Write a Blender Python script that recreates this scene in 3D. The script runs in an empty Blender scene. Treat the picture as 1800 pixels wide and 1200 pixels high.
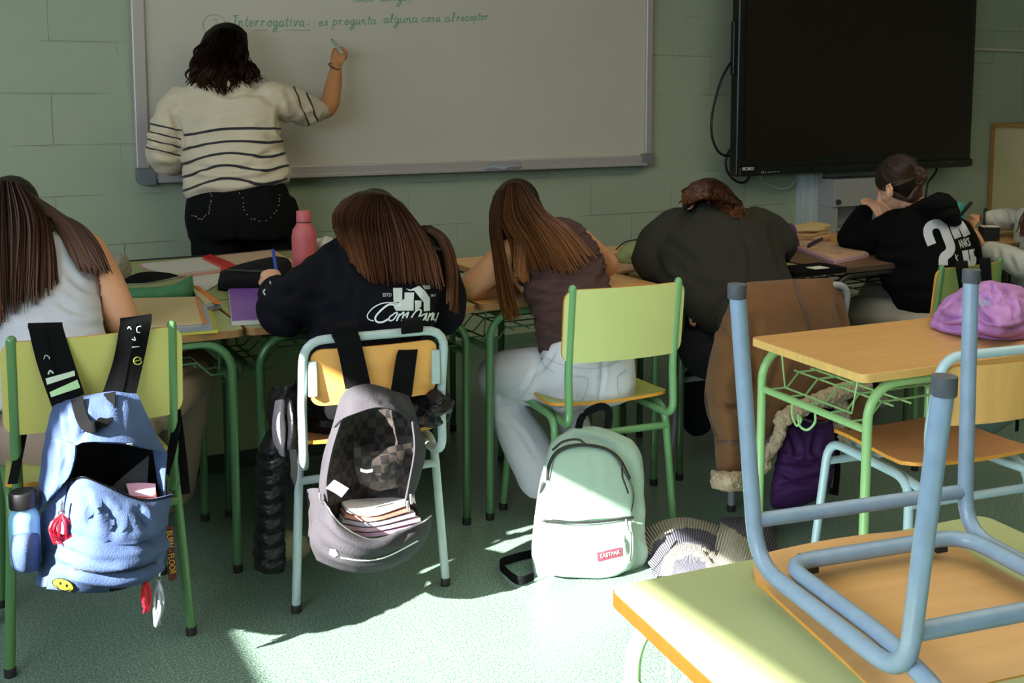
import bpy, bmesh, math, random
import numpy as np
from mathutils import Vector, Matrix, noise, bvhtree
random.seed(7); np.random.seed(7)
PI = math.pi
SC = bpy.context.scene
# ---------------------------------------------------------------- camera
EYE = np.array([0.0, 0.0, 1.38])
FPX, PCX, PCY = 1879.0, 915.0, 369.0
PITCH = math.atan(194 / 1879.0); YAW = math.radians(28.5)
FWD = np.array([math.sin(YAW) * math.cos(PITCH), math.cos(YAW) * math.cos(PITCH), -math.sin(PITCH)])
RGT = np.array([math.cos(YAW), -math.sin(YAW), 0.0])
UPV = np.cross(RGT, FWD)
cd = bpy.data.cameras.new('camera'); cam = bpy.data.objects.new('camera', cd)
SC.collection.objects.link(cam); SC.camera = cam
cam.matrix_world = Matrix(((RGT[0], UPV[0], -FWD[0], EYE[0]), (RGT[1], UPV[1], -FWD[1], EYE[1]), (RGT[2], UPV[2], -FWD[2], EYE[2]), (0, 0, 0, 1)))
cd.sensor_width = 36; cd.lens = FPX / 1800 * 36
cd.shift_x = -(PCX - 900) / 1800; cd.shift_y = -(600 - PCY) / 1800
cd.clip_start = 0.05
# ---------------------------------------------------------------- light
SC.view_settings.view_transform = 'Standard'; SC.view_settings.look = 'None'
SC.view_settings.gamma = 1; SC.view_settings.use_curve_mapping = False
SC.view_settings.exposure = 0.12
wd = bpy.data.worlds.new('sky'); SC.world = wd; wd.use_nodes = True
wd.node_tree.nodes['Background'].inputs[0].default_value = (0.62, 0.78, 1.0, 1)
wd.node_tree.nodes['Background'].inputs[1].default_value = 2.2
def sun(d, strength, angle, col):
    l = bpy.data.lights.new('sun', 'SUN'); l.energy = strength; l.angle = angle; l.color = col
    o = bpy.data.objects.new('sun', l); SC.collection.objects.link(o)
    o.rotation_euler = Vector(d).to_track_quat('-Z', 'Y').to_euler(); o.location = (-4, -1, 5)
def area(name, loc, d, sx, sy, power, col):
    l = bpy.data.lights.new(name, 'AREA'); l.shape = 'RECTANGLE'; l.size = sx; l.size_y = sy; l.energy = power; l.color = col
    o = bpy.data.objects.new(name, l); SC.collection.objects.link(o); o.location = loc
    o.rotation_euler = Vector(d).to_track_quat('-Z', 'Y').to_euler()
SUN_DIR = (1.0, 0.27, -0.585)
sun(SUN_DIR, 42.0, math.radians(0.7), (1.0, 0.97, 0.90))
area('window_daylight', (-1.45, 0.2, 1.75), (1, 0, -0.12), 3.0, 0.85, 78, (0.80, 0.90, 1.0))
area('blind_daylight', (-1.45, 3.5, 1.75), (1, 0, -0.12), 2.4, 0.9, 22, (0.82, 0.92, 1.0))
area('ceiling_bounce_fill', (3.2, 1.2, 2.9), (0, 0, -1), 5.0, 3.0, 66, (1.0, 0.86, 0.62))  # warm fill added to stand for bounce off the ceiling, no fitting there
# ---------------------------------------------------------------- helpers
YMAP = [None]
def at(px, py, d):
    if YMAP[0]: y = YMAP[0][1] + (d - YMAP[0][0]) * .8; r = ray(px, py); return EYE + r * y / r[1]
    return EYE + (FWD + RGT * (px - PCX) / FPX - UPV * (py - PCY) / FPX) * d
def ray(px, py): return FWD + RGT * (px - PCX) / FPX - UPV * (py - PCY) / FPX
def atz(px, py, z): r = ray(px, py); return EYE + r * (z - EYE[2]) / r[2]
def aty(px, py, y): r = ray(px, py); return EYE + r * y / r[1]
def proj(P):
    D = np.asarray(P) - EYE; w = D @ FWD
    return np.stack([PCX + FPX * (D @ RGT) / w, PCY - FPX * (D @ UPV) / w, w], -1)
def srgb(h):
    c = [int(h[i:i + 2], 16) / 255 for i in (0, 2, 4)]
    return tuple((x / 12.92 if x <= .04045 else ((x + .055) / 1.055) ** 2.4) for x in c) + (1,)
MATS = {}
def M(name, col, rough=.6, bump=0, bs=60, var=0, vs=8, metal=0, coat=0, sheen=0, stretch=None, spec=.5, attr=None, col2=None, trans=0, detail=3):
    """procedural principled material: noise colour variation + noise bump"""
    if name in MATS: return MATS[name]
    m = bpy.data.materials.new(name); m.use_nodes = True; nt = m.node_tree; N = nt.nodes; L = nt.links
    b = N['Principled BSDF']; c = srgb(col)
    b.inputs['Base Color'].default_value = c; b.inputs['Roughness'].default_value = rough
    b.inputs['Metallic'].default_value = metal; b.inputs['Specular IOR Level'].default_value = spec
    if coat: b.inputs['Coat Weight'].default_value = coat; b.inputs['Coat Roughness'].default_value = .15
    if sheen: b.inputs['Sheen Weight'].default_value = sheen; b.inputs['Sheen Roughness'].default_value = .5
    if trans: b.inputs['Transmission Weight'].default_value = trans
    tc = N.new('ShaderNodeTexCoord'); mp = N.new('ShaderNodeMapping'); L.new(tc.outputs['Object'], mp.inputs[0])
    if stretch: mp.inputs['Scale'].default_value = stretch
    if var:
        n = N.new('ShaderNodeTexNoise'); n.inputs['Scale'].default_value = vs; n.inputs['Detail'].default_value = detail
        L.new(mp.outputs[0], n.inputs[0]); r = N.new('ShaderNodeMix'); r.data_type = 'RGBA'
        c2 = srgb(col2) if col2 else tuple(x * (1 - var) for x in c[:3]) + (1,)
        c1 = c if col2 else tuple(min(1, x * (1 + var * .6)) for x in c[:3]) + (1,)
        r.inputs[6].default_value = c1; r.inputs[7].default_value = c2
        ml = N.new('ShaderNodeMapRange'); ml.inputs[1].default_value = .3; ml.inputs[2].default_value = .7
        L.new(n.outputs[0], ml.inputs[0]); L.new(ml.outputs[0], r.inputs[0]); L.new(r.outputs[2], b.inputs['Base Color'])
    if bump:
        n = N.new('ShaderNodeTexNoise'); n.inputs['Scale'].default_value = bs; n.inputs['Detail'].default_value = 4
        L.new(mp.outputs[0], n.inputs[0]); u = N.new('ShaderNodeBump'); u.inputs['Strength'].default_value = bump; u.inputs['Distance'].default_value = .01
        L.new(n.outputs[0], u.inputs['Height']); L.new(u.outputs[0], b.inputs['Normal'])
    MATS[name] = m
    return m
def nodes(m): return m.node_tree.nodes, m.node_tree.links, m.node_tree.nodes['Principled BSDF']
class MB:
    """collects shapes, then links them as ONE mesh object"""
    def __init__(s): s.v = []; s.f = []; s.mi = []; s.at = {}
    def add(s, v, f, mi=0):
        k = sum(len(a) for a in s.v); v = np.asarray(v, float).reshape(-1, 3); s.v.append(v)
        for q in f: s.f.append(tuple(i + k for i in q)); s.mi.append(mi)
        return s
    def box(s, c, size, R=None, mi=0):
        h = np.array(size) / 2; v = np.array([(x, y, z) for x in (-1, 1) for y in (-1, 1) for z in (-1, 1)]) * h
        if R is not None: v = v @ np.array(R).T
        return s.add(v + np.array(c), [(0, 1, 3, 2), (4, 6, 7, 5), (0, 4, 5, 1), (2, 3, 7, 6), (0, 2, 6, 4), (1, 5, 7, 3)], mi)
    def loft(s, rings, cap=True, closed=True, mi=0):
        n = len(rings[0]); v = np.concatenate([np.asarray(r) for r in rings]); f = []
        for i in range(len(rings) - 1):
            for j in range(n if closed else n - 1):
                a = i * n + j; b = i * n + (j + 1) % n; f.append((a, b, b + n, a + n))
        if cap: f.append(tuple(range(n - 1, -1, -1))); f.append(tuple(range((len(rings) - 1) * n, len(rings) * n)))
        return s.add(v, f, mi)
    def tube(s, pts, r, n=10, flat=None, mi=0, rnd=True, side=None):
        P = [np.array(p, float) for p in pts]; m = len(P); R = [r] * m if np.isscalar(r) else list(r)
        if rnd:                                   # rounded ends
            t0 = P[0] - P[1]; t0 /= np.linalg.norm(t0) + 1e-9; t1 = P[-1] - P[-2]; t1 /= np.linalg.norm(t1) + 1e-9
            P = [P[0] + t0 * R[0] * .95, P[0] + t0 * R[0] * .6] + P + [P[-1] + t1 * R[-1] * .6, P[-1] + t1 * R[-1] * .95]
            R = [R[0] * .3, R[0] * .8] + R + [R[-1] * .8, R[-1] * .3]; m = len(P)
        T = [P[min(i + 1, m - 1)] - P[max(i - 1, 0)] for i in range(m)]; T = [t / (np.linalg.norm(t) + 1e-12) for t in T]
        a = np.array(side, float) if side is not None else np.array([0, 0, 1.0]) if abs(T[0][2]) < .9 else np.array([1.0, 0, 0])
        rings = []
        for i in range(m):
            a = a - T[i] * (a @ T[i]); a /= np.linalg.norm(a) + 1e-12; b = np.cross(T[i], a)
            fa, fb = flat if flat else (1, 1)
            rings.append([P[i] + R[i] * (a * fa * math.cos(k * 2 * PI / n) + b * fb * math.sin(k * 2 * PI / n)) for k in range(n)])
        return s.loft(rings, mi=mi)
    def lathe(s, prof, c=(0, 0, 0), n=24, R=None, mi=0):
        rings = [[np.array([r * math.cos(k * 2 * PI / n), r * math.sin(k * 2 * PI / n), z]) for k in range(n)] for r, z in prof]
        if R is not None: rings = [[np.array(R) @ p for p in q] for q in rings]
        return s.loft([[p + np.array(c) for p in q] for q in rings], mi=mi)
    def ell(s, c, rad, R=None, n=18, m=12, mi=0):
        v = []; 
        for i in range(m + 1):
            t = PI * (.02 + .96 * i / m)
            for k in range(n): v.append((rad[0] * math.sin(t) * math.cos(k * 2 * PI / n), rad[1] * math.sin(t) * math.sin(k * 2 * PI / n), rad[2] * math.cos(t)))
        v = np.array(v)
        if R is not None: v = v @ np.array(R).T
        v = v + np.array(c); return s.loft(v.reshape(m + 1, n, 3)[::-1], mi=mi)
    def build(s, name, mat, parent=None, smooth=True, bevel=0, sub=0, local=False):
        me = bpy.data.meshes.new(name); V = np.concatenate(s.v) if s.v else np.zeros((0, 3))
        o = bpy.data.objects.new(name, me)
        if parent is not None:
            o.parent = parent
            if not local: o.matrix_parent_inverse = world_of(parent).inverted()
        if parent is None and not local and len(V):   # origin of a one-mesh thing at its base
            c = np.array([V[:, 0].mean(), V[:, 1].mean(), V[:, 2].min()]); V = V - c; o.location = c
        me.from_pydata(V.tolist(), [], s.f)
        for m in (mat if isinstance(mat, (list, tuple)) else [mat]): me.materials.append(m)
        if isinstance(mat, (list, tuple)): me.polygons.foreach_set('material_index', s.mi)
        if smooth: me.polygons.foreach_set('use_smooth', [True] * len(me.polygons))
        for k, a in s.at.items():
            A = me.attributes.new(k, 'FLOAT', 'POINT'); A.data.foreach_set('value', np.asarray(a, dtype=float))
        me.update(); SC.collection.objects.link(o)
        if smooth and not sub: 
            try: me.set_sharp_from_angle(angle=math.radians(50))
            except Exception: pass
        if bevel:
            b = o.modifiers.new('bevel', 'BEVEL'); b.width = bevel; b.segments = 3; b.limit_method = 'ANGLE'
        if sub: b = o.modifiers.new('sub', 'SUBSURF'); b.levels = sub; b.render_levels = sub
        return o
def parent_world(p):
    m = p.matrix_basis.copy()
    while p.parent is not None: p = p.parent; m = p.matrix_basis @ m
    return m
def tag(o, label=None, cat=None, group=None, kind=None):
    if label: o['label'] = label
    if cat: o['category'] = cat
    if group: o['group'] = group
    if kind: o['kind'] = kind
    return o
def empty(name, loc, rz=0, label=None, cat=None, group=None, rot=None):
    o = bpy.data.objects.new(name, None); SC.collection.objects.link(o); o.location = loc
    o.rotation_euler = rot if rot else (0, 0, rz); o.empty_display_size = .1
    return tag(o, label, cat, group)
def copy_tree(o, parent=None):
    c = o.copy(); SC.collection.objects.link(c)
    if parent is not None: c.parent = parent
    for ch in list(o.children): copy_tree(ch, c)
    return c
def cr(P, n):
    """Catmull-Rom through the rows of P (k,...) sampled at n parameters"""
    P = np.asarray(P, float); k = len(P); ts = np.asarray(n, float) * (k - 1) if not np.isscalar(n) else np.linspace(0, k - 1, n)
    if k == 2: return np.array([P[0] + (P[1] - P[0]) * t for t in ts])
    E = np.concatenate([[2 * P[0] - P[1]], P, [2 * P[-1] - P[-2]]]); out = []
    for t in ts:
        i = min(int(t), k - 2); u = t - i; a, b, c, d = E[i], E[i + 1], E[i + 2], E[i + 3]
        out.append(.5 * (2 * b + (c - a) * u + (2 * a - 5 * b + 4 * c - d) * u * u + (3 * b - a - 3 * c + d) * u ** 3))
    return np.array(out)
def path(pts, n=24): return cr([at(*p) for p in pts], n)
def cosp(n): return (1 - np.cos(np.linspace(0, PI, n))) / 2
def grid_px(rows, nu, nv, cos=True):
    R = [cr([at(*p) for p in r], cosp(nu) if cos else nu) for r in rows]
    return cr(R, cosp(nv) if cos else nv)      # (nv,nu,3)
def pillow(mb, rows, front, back, nu=24, nv=24, a=2.2, mi=0, bumpf=None, edge=.0015):
    """closed padded body: silhouette from the rows, bulging towards and away from the viewer side"""
    G = grid_px(rows, nu, nv); u = cosp(nu)[None, :]; v = cosp(nv)[:, None]
    f = np.sqrt(np.clip((1 - np.abs(2 * u - 1) ** a) * (1 - np.abs(2 * v - 1) ** a), 0, 1))
    D = G - EYE; D = D / np.linalg.norm(D, axis=-1, keepdims=True)
    A = G - D * (f * front)[..., None]; B = G + D * (f * back + edge)[..., None]
    if bumpf is not None: A = A - D * (bumpf(u, v) * f)[..., None]
    n = nu * nv; V = np.concatenate([A.reshape(-1, 3), B.reshape(-1, 3)]); F = []
    for i in range(nv - 1):
        for j in range(nu - 1):
            q = (i * nu + j, i * nu + j + 1, (i + 1) * nu + j + 1, (i + 1) * nu + j); F.append(q[::-1]); F.append(tuple(x + n for x in q))
    bd = [j for j in range(nu)] + [i * nu + nu - 1 for i in range(1, nv)] + [(nv - 1) * nu + j for j in range(nu - 2, -1, -1)] + [i * nu for i in range(nv - 2, 0, -1)]
    for k in range(len(bd)): x, y = bd[k], bd[(k + 1) % len(bd)]; F.append((x, y, y + n, x + n))
    mb.add(V, F, mi); return mb
def sheet(mb, rows, t=.003, nu=20, nv=20, mi=0, wav=0):
    """cloth sheet of real thickness through control rows"""
    G = grid_px(rows, nu, nv, False); du = np.gradient(G, axis=1); dv = np.gradient(G, axis=0); N = np.cross(du, dv); N /= np.linalg.norm(N, axis=-1, keepdims=True) + 1e-9
    A = G - N * t / 2; B = G + N * t / 2; n = nu * nv; F = []
    for i in range(nv - 1):
        for j in range(nu - 1):
            q = (i * nu + j, i * nu + j + 1, (i + 1) * nu + j + 1, (i + 1) * nu + j); F.append(q[::-1]); F.append(tuple(x + n for x in q))
    bd = [j for j in range(nu)] + [i * nu + nu - 1 for i in range(1, nv)] + [(nv - 1) * nu + j for j in range(nu - 2, -1, -1)] + [i * nu for i in range(nv - 2, 0, -1)]
    for k in range(len(bd)): x, y = bd[k], bd[(k + 1) % len(bd)]; F.append((x, y, y + n, x + n))
    mb.add(np.concatenate([A.reshape(-1, 3), B.reshape(-1, 3)]), F, mi); return mb
def strap(mb, pts, w, t=.004, n=20, wd=None, mi=0):
    """webbing: flat band along points, wd = width direction"""
    P = cr(pts, n); rings = []
    Wd = cr(wd, n) if wd is not None and np.ndim(wd) == 2 else None
    W = w if np.isscalar(w) else None; WW = None if W is not None else cr(np.array(w)[:, None], n)[:, 0]
    for i in range(n):
        T = P[min(i + 1, n - 1)] - P[max(i - 1, 0)]; T /= np.linalg.norm(T) + 1e-9
        a = Wd[i] if Wd is not None else np.array(wd if wd is not None else RGT, float); a = a - T * (a @ T); a /= np.linalg.norm(a) + 1e-9; b = np.cross(T, a)
        h = (W if W is not None else WW[i]) / 2; e = t / 2
        rings.append([P[i] + a * x * h + b * y * e for x, y in ((-1, -.4), (-.96, -1), (.96, -1), (1, -.4), (1, .4), (.96, 1), (-.96, 1), (-1, .4))])
    return mb.loft(rings, mi=mi)
def remesh(o, vox=.008, smooth=6, fac=.5):
    """melt the overlapping pieces of a mesh into one continuous surface"""
    a = o.modifiers.new('r', 'REMESH'); a.mode = 'VOXEL'; a.voxel_size = vox; a.use_smooth_shade = True
    b = o.modifiers.new('s', 'SMOOTH'); b.factor = fac; b.iterations = smooth
    dg = bpy.context.evaluated_depsgraph_get(); me = bpy.data.meshes.new_from_object(o.evaluated_get(dg)); me.name = o.name
    o.modifiers.clear(); old = o.data; mats = list(old.materials); o.data = me
    me.materials.clear()
    for m in mats: me.materials.append(m)
    me.polygons.foreach_set('use_smooth', [True] * len(me.polygons)); me.update(); return o
def vco(o):
    V = np.empty(len(o.data.vertices) * 3); o.data.vertices.foreach_get('co', V); V = V.reshape(-1, 3)
    Mx = np.array(world_of(o)); return V @ Mx[:3, :3].T + Mx[:3, 3]
def vno(o):
    V = np.empty(len(o.data.vertices) * 3); o.data.vertex_normals.foreach_get('vector', V); return V.reshape(-1, 3) @ np.array(world_of(o))[:3, :3].T
def world_of(o):
    m = o.matrix_basis.copy()
    while o.parent is not None: m = o.matrix_parent_inverse @ m; o = o.parent; m = o.matrix_basis @ m
    return m
def setco(o, V):
    Mi = np.array(world_of(o).inverted()); V = V @ Mi[:3, :3].T + Mi[:3, 3]; o.data.vertices.foreach_set('co', V.ravel()); o.data.update()
def wrinkle(o, amp=.004, sc=(14, 14, 14), seed=0, ridged=True):
    V = vco(o); N = vno(o); S = np.array(sc, float)
    h = np.empty(len(V))
    for i, p in enumerate(V * S):
        x = noise.noise(Vector((p[0] + seed, p[1] + seed * .7, p[2])))
        h[i] = (.45 - abs(x) * 2.2) if ridged else x
    setco(o, V + N * (h * amp)[:, None]); return o
def creases(o, lines, amp=.006, w=6, both=True):
    """folds pressed along drawn lines; only on the side that faces the room"""
    V = vco(o); N = vno(o); Q = proj(V); D = V - EYE; face = np.clip(-(N * D).sum(1) / np.linalg.norm(D, axis=1), 0, 1)
    H = np.zeros(len(V))
    for ln in lines:
        am = amp; ww = w
        if isinstance(ln, dict): am = ln.get('a', amp); ww = ln.get('w', w); ln = ln['p']
        P = cr(np.array(ln, float), 24); best = np.full(len(V), 1e9); tt = np.zeros(len(V))
        for i in range(len(P) - 1):
            a, b = P[i], P[i + 1]; ab = b - a; t = np.clip(((Q[:, :2] - a) @ ab) / (ab @ ab + 1e-9), 0, 1)
            d = np.linalg.norm(Q[:, :2] - (a + t[:, None] * ab), axis=1); k = d < best; best[k] = d[k]; tt[k] = (i + t[k]) / (len(P) - 1)
        e = np.sin(np.clip(tt, .03, .97) * PI) ** .5
        H -= am * np.exp(-(best / ww) ** 2) * e
        if both: H += am * .6 * np.exp(-((best - 2.0 * ww) / ww) ** 2) * e
    setco(o, V + N * (H * (face > .05))[:, None]); return o
def finish(o, mat=None, smooth=True):
    return o
def decal(name, polys, target, mat, parent, off=.0025, sub=0.012, thick=.0006):
    """flat print (list of px polygons, triangulated) laid onto a surface"""
    bm = bmesh.new()
    for poly in polys:
        vs = [bm.verts.new((x, y, 0)) for x, y in poly]
        try: bm.faces.new(vs)
        except Exception: pass
    return decal_bm(name, bm, target, mat, parent, off)
def decal_bm(name, bm, target, mat, parent, off=.0025, sub=3.0):
    bmesh.ops.triangulate(bm, faces=bm.faces[:])
    for _ in range(5):
        e = [x for x in bm.edges if x.calc_length() > sub]
        if not e: break
        bmesh.ops.subdivide_edges(bm, edges=e, cuts=1, use_grid_fill=False); bmesh.ops.triangulate(bm, faces=bm.faces[:])
    T = [target] if not isinstance(target, (list, tuple)) else target; trees = []
    for t in T:
        V = vco(t); F = [tuple(p.vertices) for p in t.data.polygons]; trees.append(bvhtree.BVHTree.FromPolygons([Vector(v) for v in V], F))
    miss = []
    for v in bm.verts:
        r = ray(v.co.x, v.co.y); r = Vector(r).normalized(); best = None
        for t in trees:
            h = t.ray_cast(Vector(EYE), r)
            if h[0] is not None and (best is None or h[3] < best[3]): best = h
        if best: v.co = Vector(EYE) + r * (best[3] - off)
        else: miss.append(v)
    bmesh.ops.delete(bm, geom=miss, context='VERTS')
    long_ = [e for e in bm.edges if e.calc_length() > .09]
    bmesh.ops.delete(bm, geom=long_, context='EDGES')
    me = bpy.data.meshes.new(name); bm.to_mesh(me); bm.free(); me.materials.append(mat)
    o = bpy.data.objects.new(name, me); SC.collection.objects.link(o)
    tg_ = T[0]
    if parent is not None and len(T) == 1 and tg_.parent is parent and parent.parent is None: o.parent = tg_; o.matrix_parent_inverse = world_of(tg_).inverted()
    elif parent is not None: o.parent = parent; o.matrix_parent_inverse = parent_world(parent).inverted()
    s = o.modifiers.new('t', 'SOLIDIFY'); s.thickness = .0008; s.offset = 0
    return o
def text_bm(txt, size=1, shear=0, bold=0, sx=1):
    c = bpy.data.curves.new('t', 'FONT'); c.body = txt; c.size = size; c.shear = shear; c.offset = bold; c.resolution_u = 3
    o = bpy.data.objects.new('t', c); SC.collection.objects.link(o); dg = bpy.context.evaluated_depsgraph_get()
    me = bpy.data.meshes.new_from_object(o.evaluated_get(dg)); bm = bmesh.new(); bm.from_mesh(me)
    for v in bm.verts: v.co.x *= sx
    bpy.data.objects.remove(o); bpy.data.meshes.remove(me); bpy.data.curves.remove(c)
    bmesh.ops.remove_doubles(bm, verts=bm.verts, dist=1e-5); return bm
def text_px(name, txt, quad, target, mat, parent, bold=0, shear=0, off=.003, sub=3.0):
    """lettering whose box is mapped onto four px corners (tl,tr,br,bl) then laid onto a surface"""
    bm = text_bm(txt, 1, shear, bold); X = [v.co.x for v in bm.verts]; Y = [v.co.y for v in bm.verts]; x0, x1, y0, y1 = min(X), max(X), min(Y), max(Y)
    q = np.array(quad, float)
    for v in bm.verts:
        u = (v.co.x - x0) / (x1 - x0); w = 1 - (v.co.y - y0) / (y1 - y0)
        p = (q[0] * (1 - u) + q[1] * u) * (1 - w) + (q[3] * (1 - u) + q[2] * u) * w; v.co = (p[0], p[1], 0)
    return decal_bm(name, bm, target, mat, parent, off, sub)
def sub_mb(name, pts, r, mat, parent=None, n=8, local=False, rnd=True):
    return MB().tube(pts, r, n, rnd=rnd).build(name, mat, parent, local=local)
# ================================================================ the room
WX0, WX1, WY0, WY1, WZ = -1.6, 8.6, -3.2, 5.268, 3.1
def wall_mat():
    m = M('block_wall', '949f8c', .75); N, L, b = nodes(m)
    tc = N['Texture Coordinate']; sp = N.new('ShaderNodeSeparateXYZ'); cb = N.new('ShaderNodeCombineXYZ'); L.new(tc.outputs['Object'], sp.inputs[0])
    ax = N.new('ShaderNodeMath'); ax.operation = 'ADD'; L.new(sp.outputs[0], ax.inputs[0]); L.new(sp.outputs[1], ax.inputs[1])
    L.new(ax.outputs[0], cb.inputs[0]); L.new(sp.outputs[2], cb.inputs[1])
    mp = N.new('ShaderNodeMapping'); L.new(cb.outputs[0], mp.inputs[0]); mp.inputs['Location'].default_value = (.12 - 5.268, 0.0, 0)
    nz = N.new('ShaderNodeTexNoise'); nz.inputs['Scale'].default_value = 6; L.new(mp.outputs[0], nz.inputs[0])
    br = N.new('ShaderNodeTexBrick'); br.inputs['Scale'].default_value = 1; br.inputs['Brick Width'].default_value = .575; br.inputs['Row Height'].default_value = .2345
    br.inputs['Mortar Size'].default_value = .0036; br.inputs['Mortar Smooth'].default_value = .6; br.offset = .5; L.new(mp.outputs[0], br.inputs[0])
    n2 = N.new('ShaderNodeTexNoise'); n2.inputs['Scale'].default_value = 2.3; n2.inputs['Detail'].default_value = 3; L.new(mp.outputs[0], n2.inputs[0])
    r2 = N.new('ShaderNodeMapRange'); r2.inputs[1].default_value = .46; r2.inputs[2].default_value = .58; L.new(n2.outputs[0], r2.inputs[0])
    mu = N.new('ShaderNodeMath'); mu.operation = 'MULTIPLY'; L.new(br.outputs['Fac'], mu.inputs[0]); L.new(r2.outputs[0], mu.inputs[1])
    fine = N.new('ShaderNodeTexNoise'); fine.inputs['Scale'].default_value = 140; L.new(tc.outputs['Object'], fine.inputs[0])
    fm = N.new('ShaderNodeMath'); fm.operation = 'MULTIPLY_ADD'; L.new(fine.outputs[0], fm.inputs[0]); fm.inputs[1].default_value = .12
    inv = N.new('ShaderNodeMath'); inv.operation = 'SUBTRACT'; inv.inputs[0].default_value = 1; L.new(mu.outputs[0], inv.inputs[1]); L.new(inv.outputs[0], fm.inputs[2])
    bp = N.new('ShaderNodeBump'); bp.inputs['Strength'].default_value = .85; bp.inputs['Distance'].default_value = .008; L.new(fm.outputs[0], bp.inputs['Height']); L.new(bp.outputs[0], b.inputs['Normal'])
    mx = N.new('ShaderNodeMix'); mx.data_type = 'RGBA'; mx.inputs[6].default_value = srgb('98a58f'); mx.inputs[7].default_value = srgb('a3ad98'); L.new(nz.outputs[0], mx.inputs[0]); L.new(mx.outputs[2], b.inputs['Base Color'])
    return m
def floor_mat():
    m = M('terrazzo_floor', '5f9a80', .3, spec=.4); N, L, b = nodes(m); tc = N['Texture Coordinate']
    n = N.new('ShaderNodeTexNoise'); n.inputs['Scale'].default_value = 210; n.inputs['Detail'].default_value = 2; L.new(tc.outputs['Object'], n.inputs[0])
    r = N.new('ShaderNodeValToRGB'); e = r.color_ramp.elements; e[0].position = .34; e[0].color = srgb('4a6256'); e[1].position = .66; e[1].color = srgb('9bb2a6'); k = e.new(.5); k.color = srgb('667f72')
    L.new(n.outputs[0], r.inputs[0])
    n2 = N.new('ShaderNodeTexNoise'); n2.inputs['Scale'].default_value = 1.7; L.new(tc.outputs['Object'], n2.inputs[0])
    m2 = N.new('ShaderNodeMix'); m2.data_type = 'RGBA'; m2.blend_type = 'MULTIPLY'; m2.inputs[0].default_value = .35; L.new(r.outputs[0], m2.inputs[6]); L.new(n2.outputs[0], m2.inputs[7])
    br = N.new('ShaderNodeTexBrick'); br.offset = 0; br.inputs['Scale'].default_value = 1; br.inputs['Brick Width'].default_value = .3125; br.inputs['Row Height'].default_value = .3415; br.inputs['Mortar Size'].default_value = .0014; br.inputs['Mortar Smooth'].default_value = .3
    mp = N.new('ShaderNodeMapping'); mp.inputs['Location'].default_value = (-.116, -.295, 0); L.new(tc.outputs['Object'], mp.inputs[0]); L.new(mp.outputs[0], br.inputs[0])
    m3 = N.new('ShaderNodeMix'); m3.data_type = 'RGBA'; L.new(br.outputs['Fac'], m3.inputs[0]); L.new(m2.outputs[2], m3.inputs[6]); m3.inputs[7].default_value = srgb('74877b'); L.new(m3.outputs[2], b.inputs['Base Color'])
    bp = N.new('ShaderNodeBump'); bp.inputs['Strength'].default_value = .12; bp.inputs['Distance'].default_value = .004; L.new(n.outputs[0], bp.inputs['Height']); L.new(bp.outputs[0], b.inputs['Normal'])
    return m
WM = wall_mat(); FM = floor_mat()
def S(name, mb, mat, **k): return tag(mb.build(name, mat, smooth=False, **k), kind='structure')
def boxw(a, b): a = np.array(a, float); b = np.array(b, float); return MB().box((a + b) / 2, b - a)
S('floor', boxw((WX0, WY0, -.1), (WX1, WY1, 0)), FM)
bpy.data.objects['floor'].data.transform(Matrix.Translation(bpy.data.objects['floor'].location)); bpy.data.objects['floor'].location = (0, 0, 0)
def S0(name, mb, mat):
    o = mb.build(name, mat, smooth=False, local=True); return tag(o, kind='structure')
S0('wall_front', boxw((WX0 - .2, WY1, 0), (WX1 + .2, WY1 + .2, WZ)), WM)
S0('wall_right', boxw((WX1, WY0, 0), (WX1 + .2, WY1, WZ)), WM)
S0('wall_back', boxw((WX0 - .2, WY0 - .2, 0), (WX1 + .2, WY0, WZ)), WM)
S0('ceiling', boxw((WX0, WY0, WZ), (WX1, WY1, WZ + .1)), M('ceiling_paint', 'e6dfc8', .9, bump=.2, bs=40))
lw = MB(); Z0, Z1 = 1.29, 2.178; YA, YB, YC, YD = -1.5, 2.11, 2.4, 4.85
for a, b in (((WY0, 0), (WY1, Z0)), ((WY0, Z1), (WY1, WZ)), ((WY0, Z0), (YA, Z1)), ((YB, Z0), (YC, Z1)), ((YD, Z0), (WY1, Z1))):
    lw.box((WX0 - .04, (a[0] + b[0]) / 2, (a[1] + b[1]) / 2), (.08, b[0] - a[0], b[1] - a[1]))
S0('wall_left', lw, WM)
wf = M('window_aluminium', 'c9cdd0', .35, metal=.7, bump=.02)
for n, (a, b) in enumerate(((YA, YB), (YC, YD))):
    w = MB(); t = .035
    for z in (Z0 + t / 2, Z1 - t / 2): w.box((WX0 - .05, (a + b) / 2, z), (.05, b - a, .012))
    for y in (a + .006, b - .006): w.box((WX0 - .05, y, (Z0 + Z1) / 2), (.05, .012, Z1 - Z0))
    S0('window_%d' % (n + 1), w, wf)
bl = MB()  # blind added out of view so direct sun enters only the first window
for i in range(53): bl.box((WX0 - .03, (YC + YD) / 2, Z0 + .02 + i * .0164), (.004, YD - YC, .0164))
blo = bl.build('sun_block_blind', M('blind_fabric', 'e9e6d8', .9, bump=.1, bs=300), smooth=False); tag(blo, 'unseen cream blind added over the far left window to keep the sun out', 'blind')
bb = M('baseboard_paint', '5d7a68', .5, bump=.05)
S0('baseboard_front', boxw((WX0, WY1 - .012, 0), (WX1, WY1, .055)), bb)
S0('baseboard_right', boxw((WX1 - .012, WY0, 0), (WX1, WY1, .055)), bb)
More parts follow.
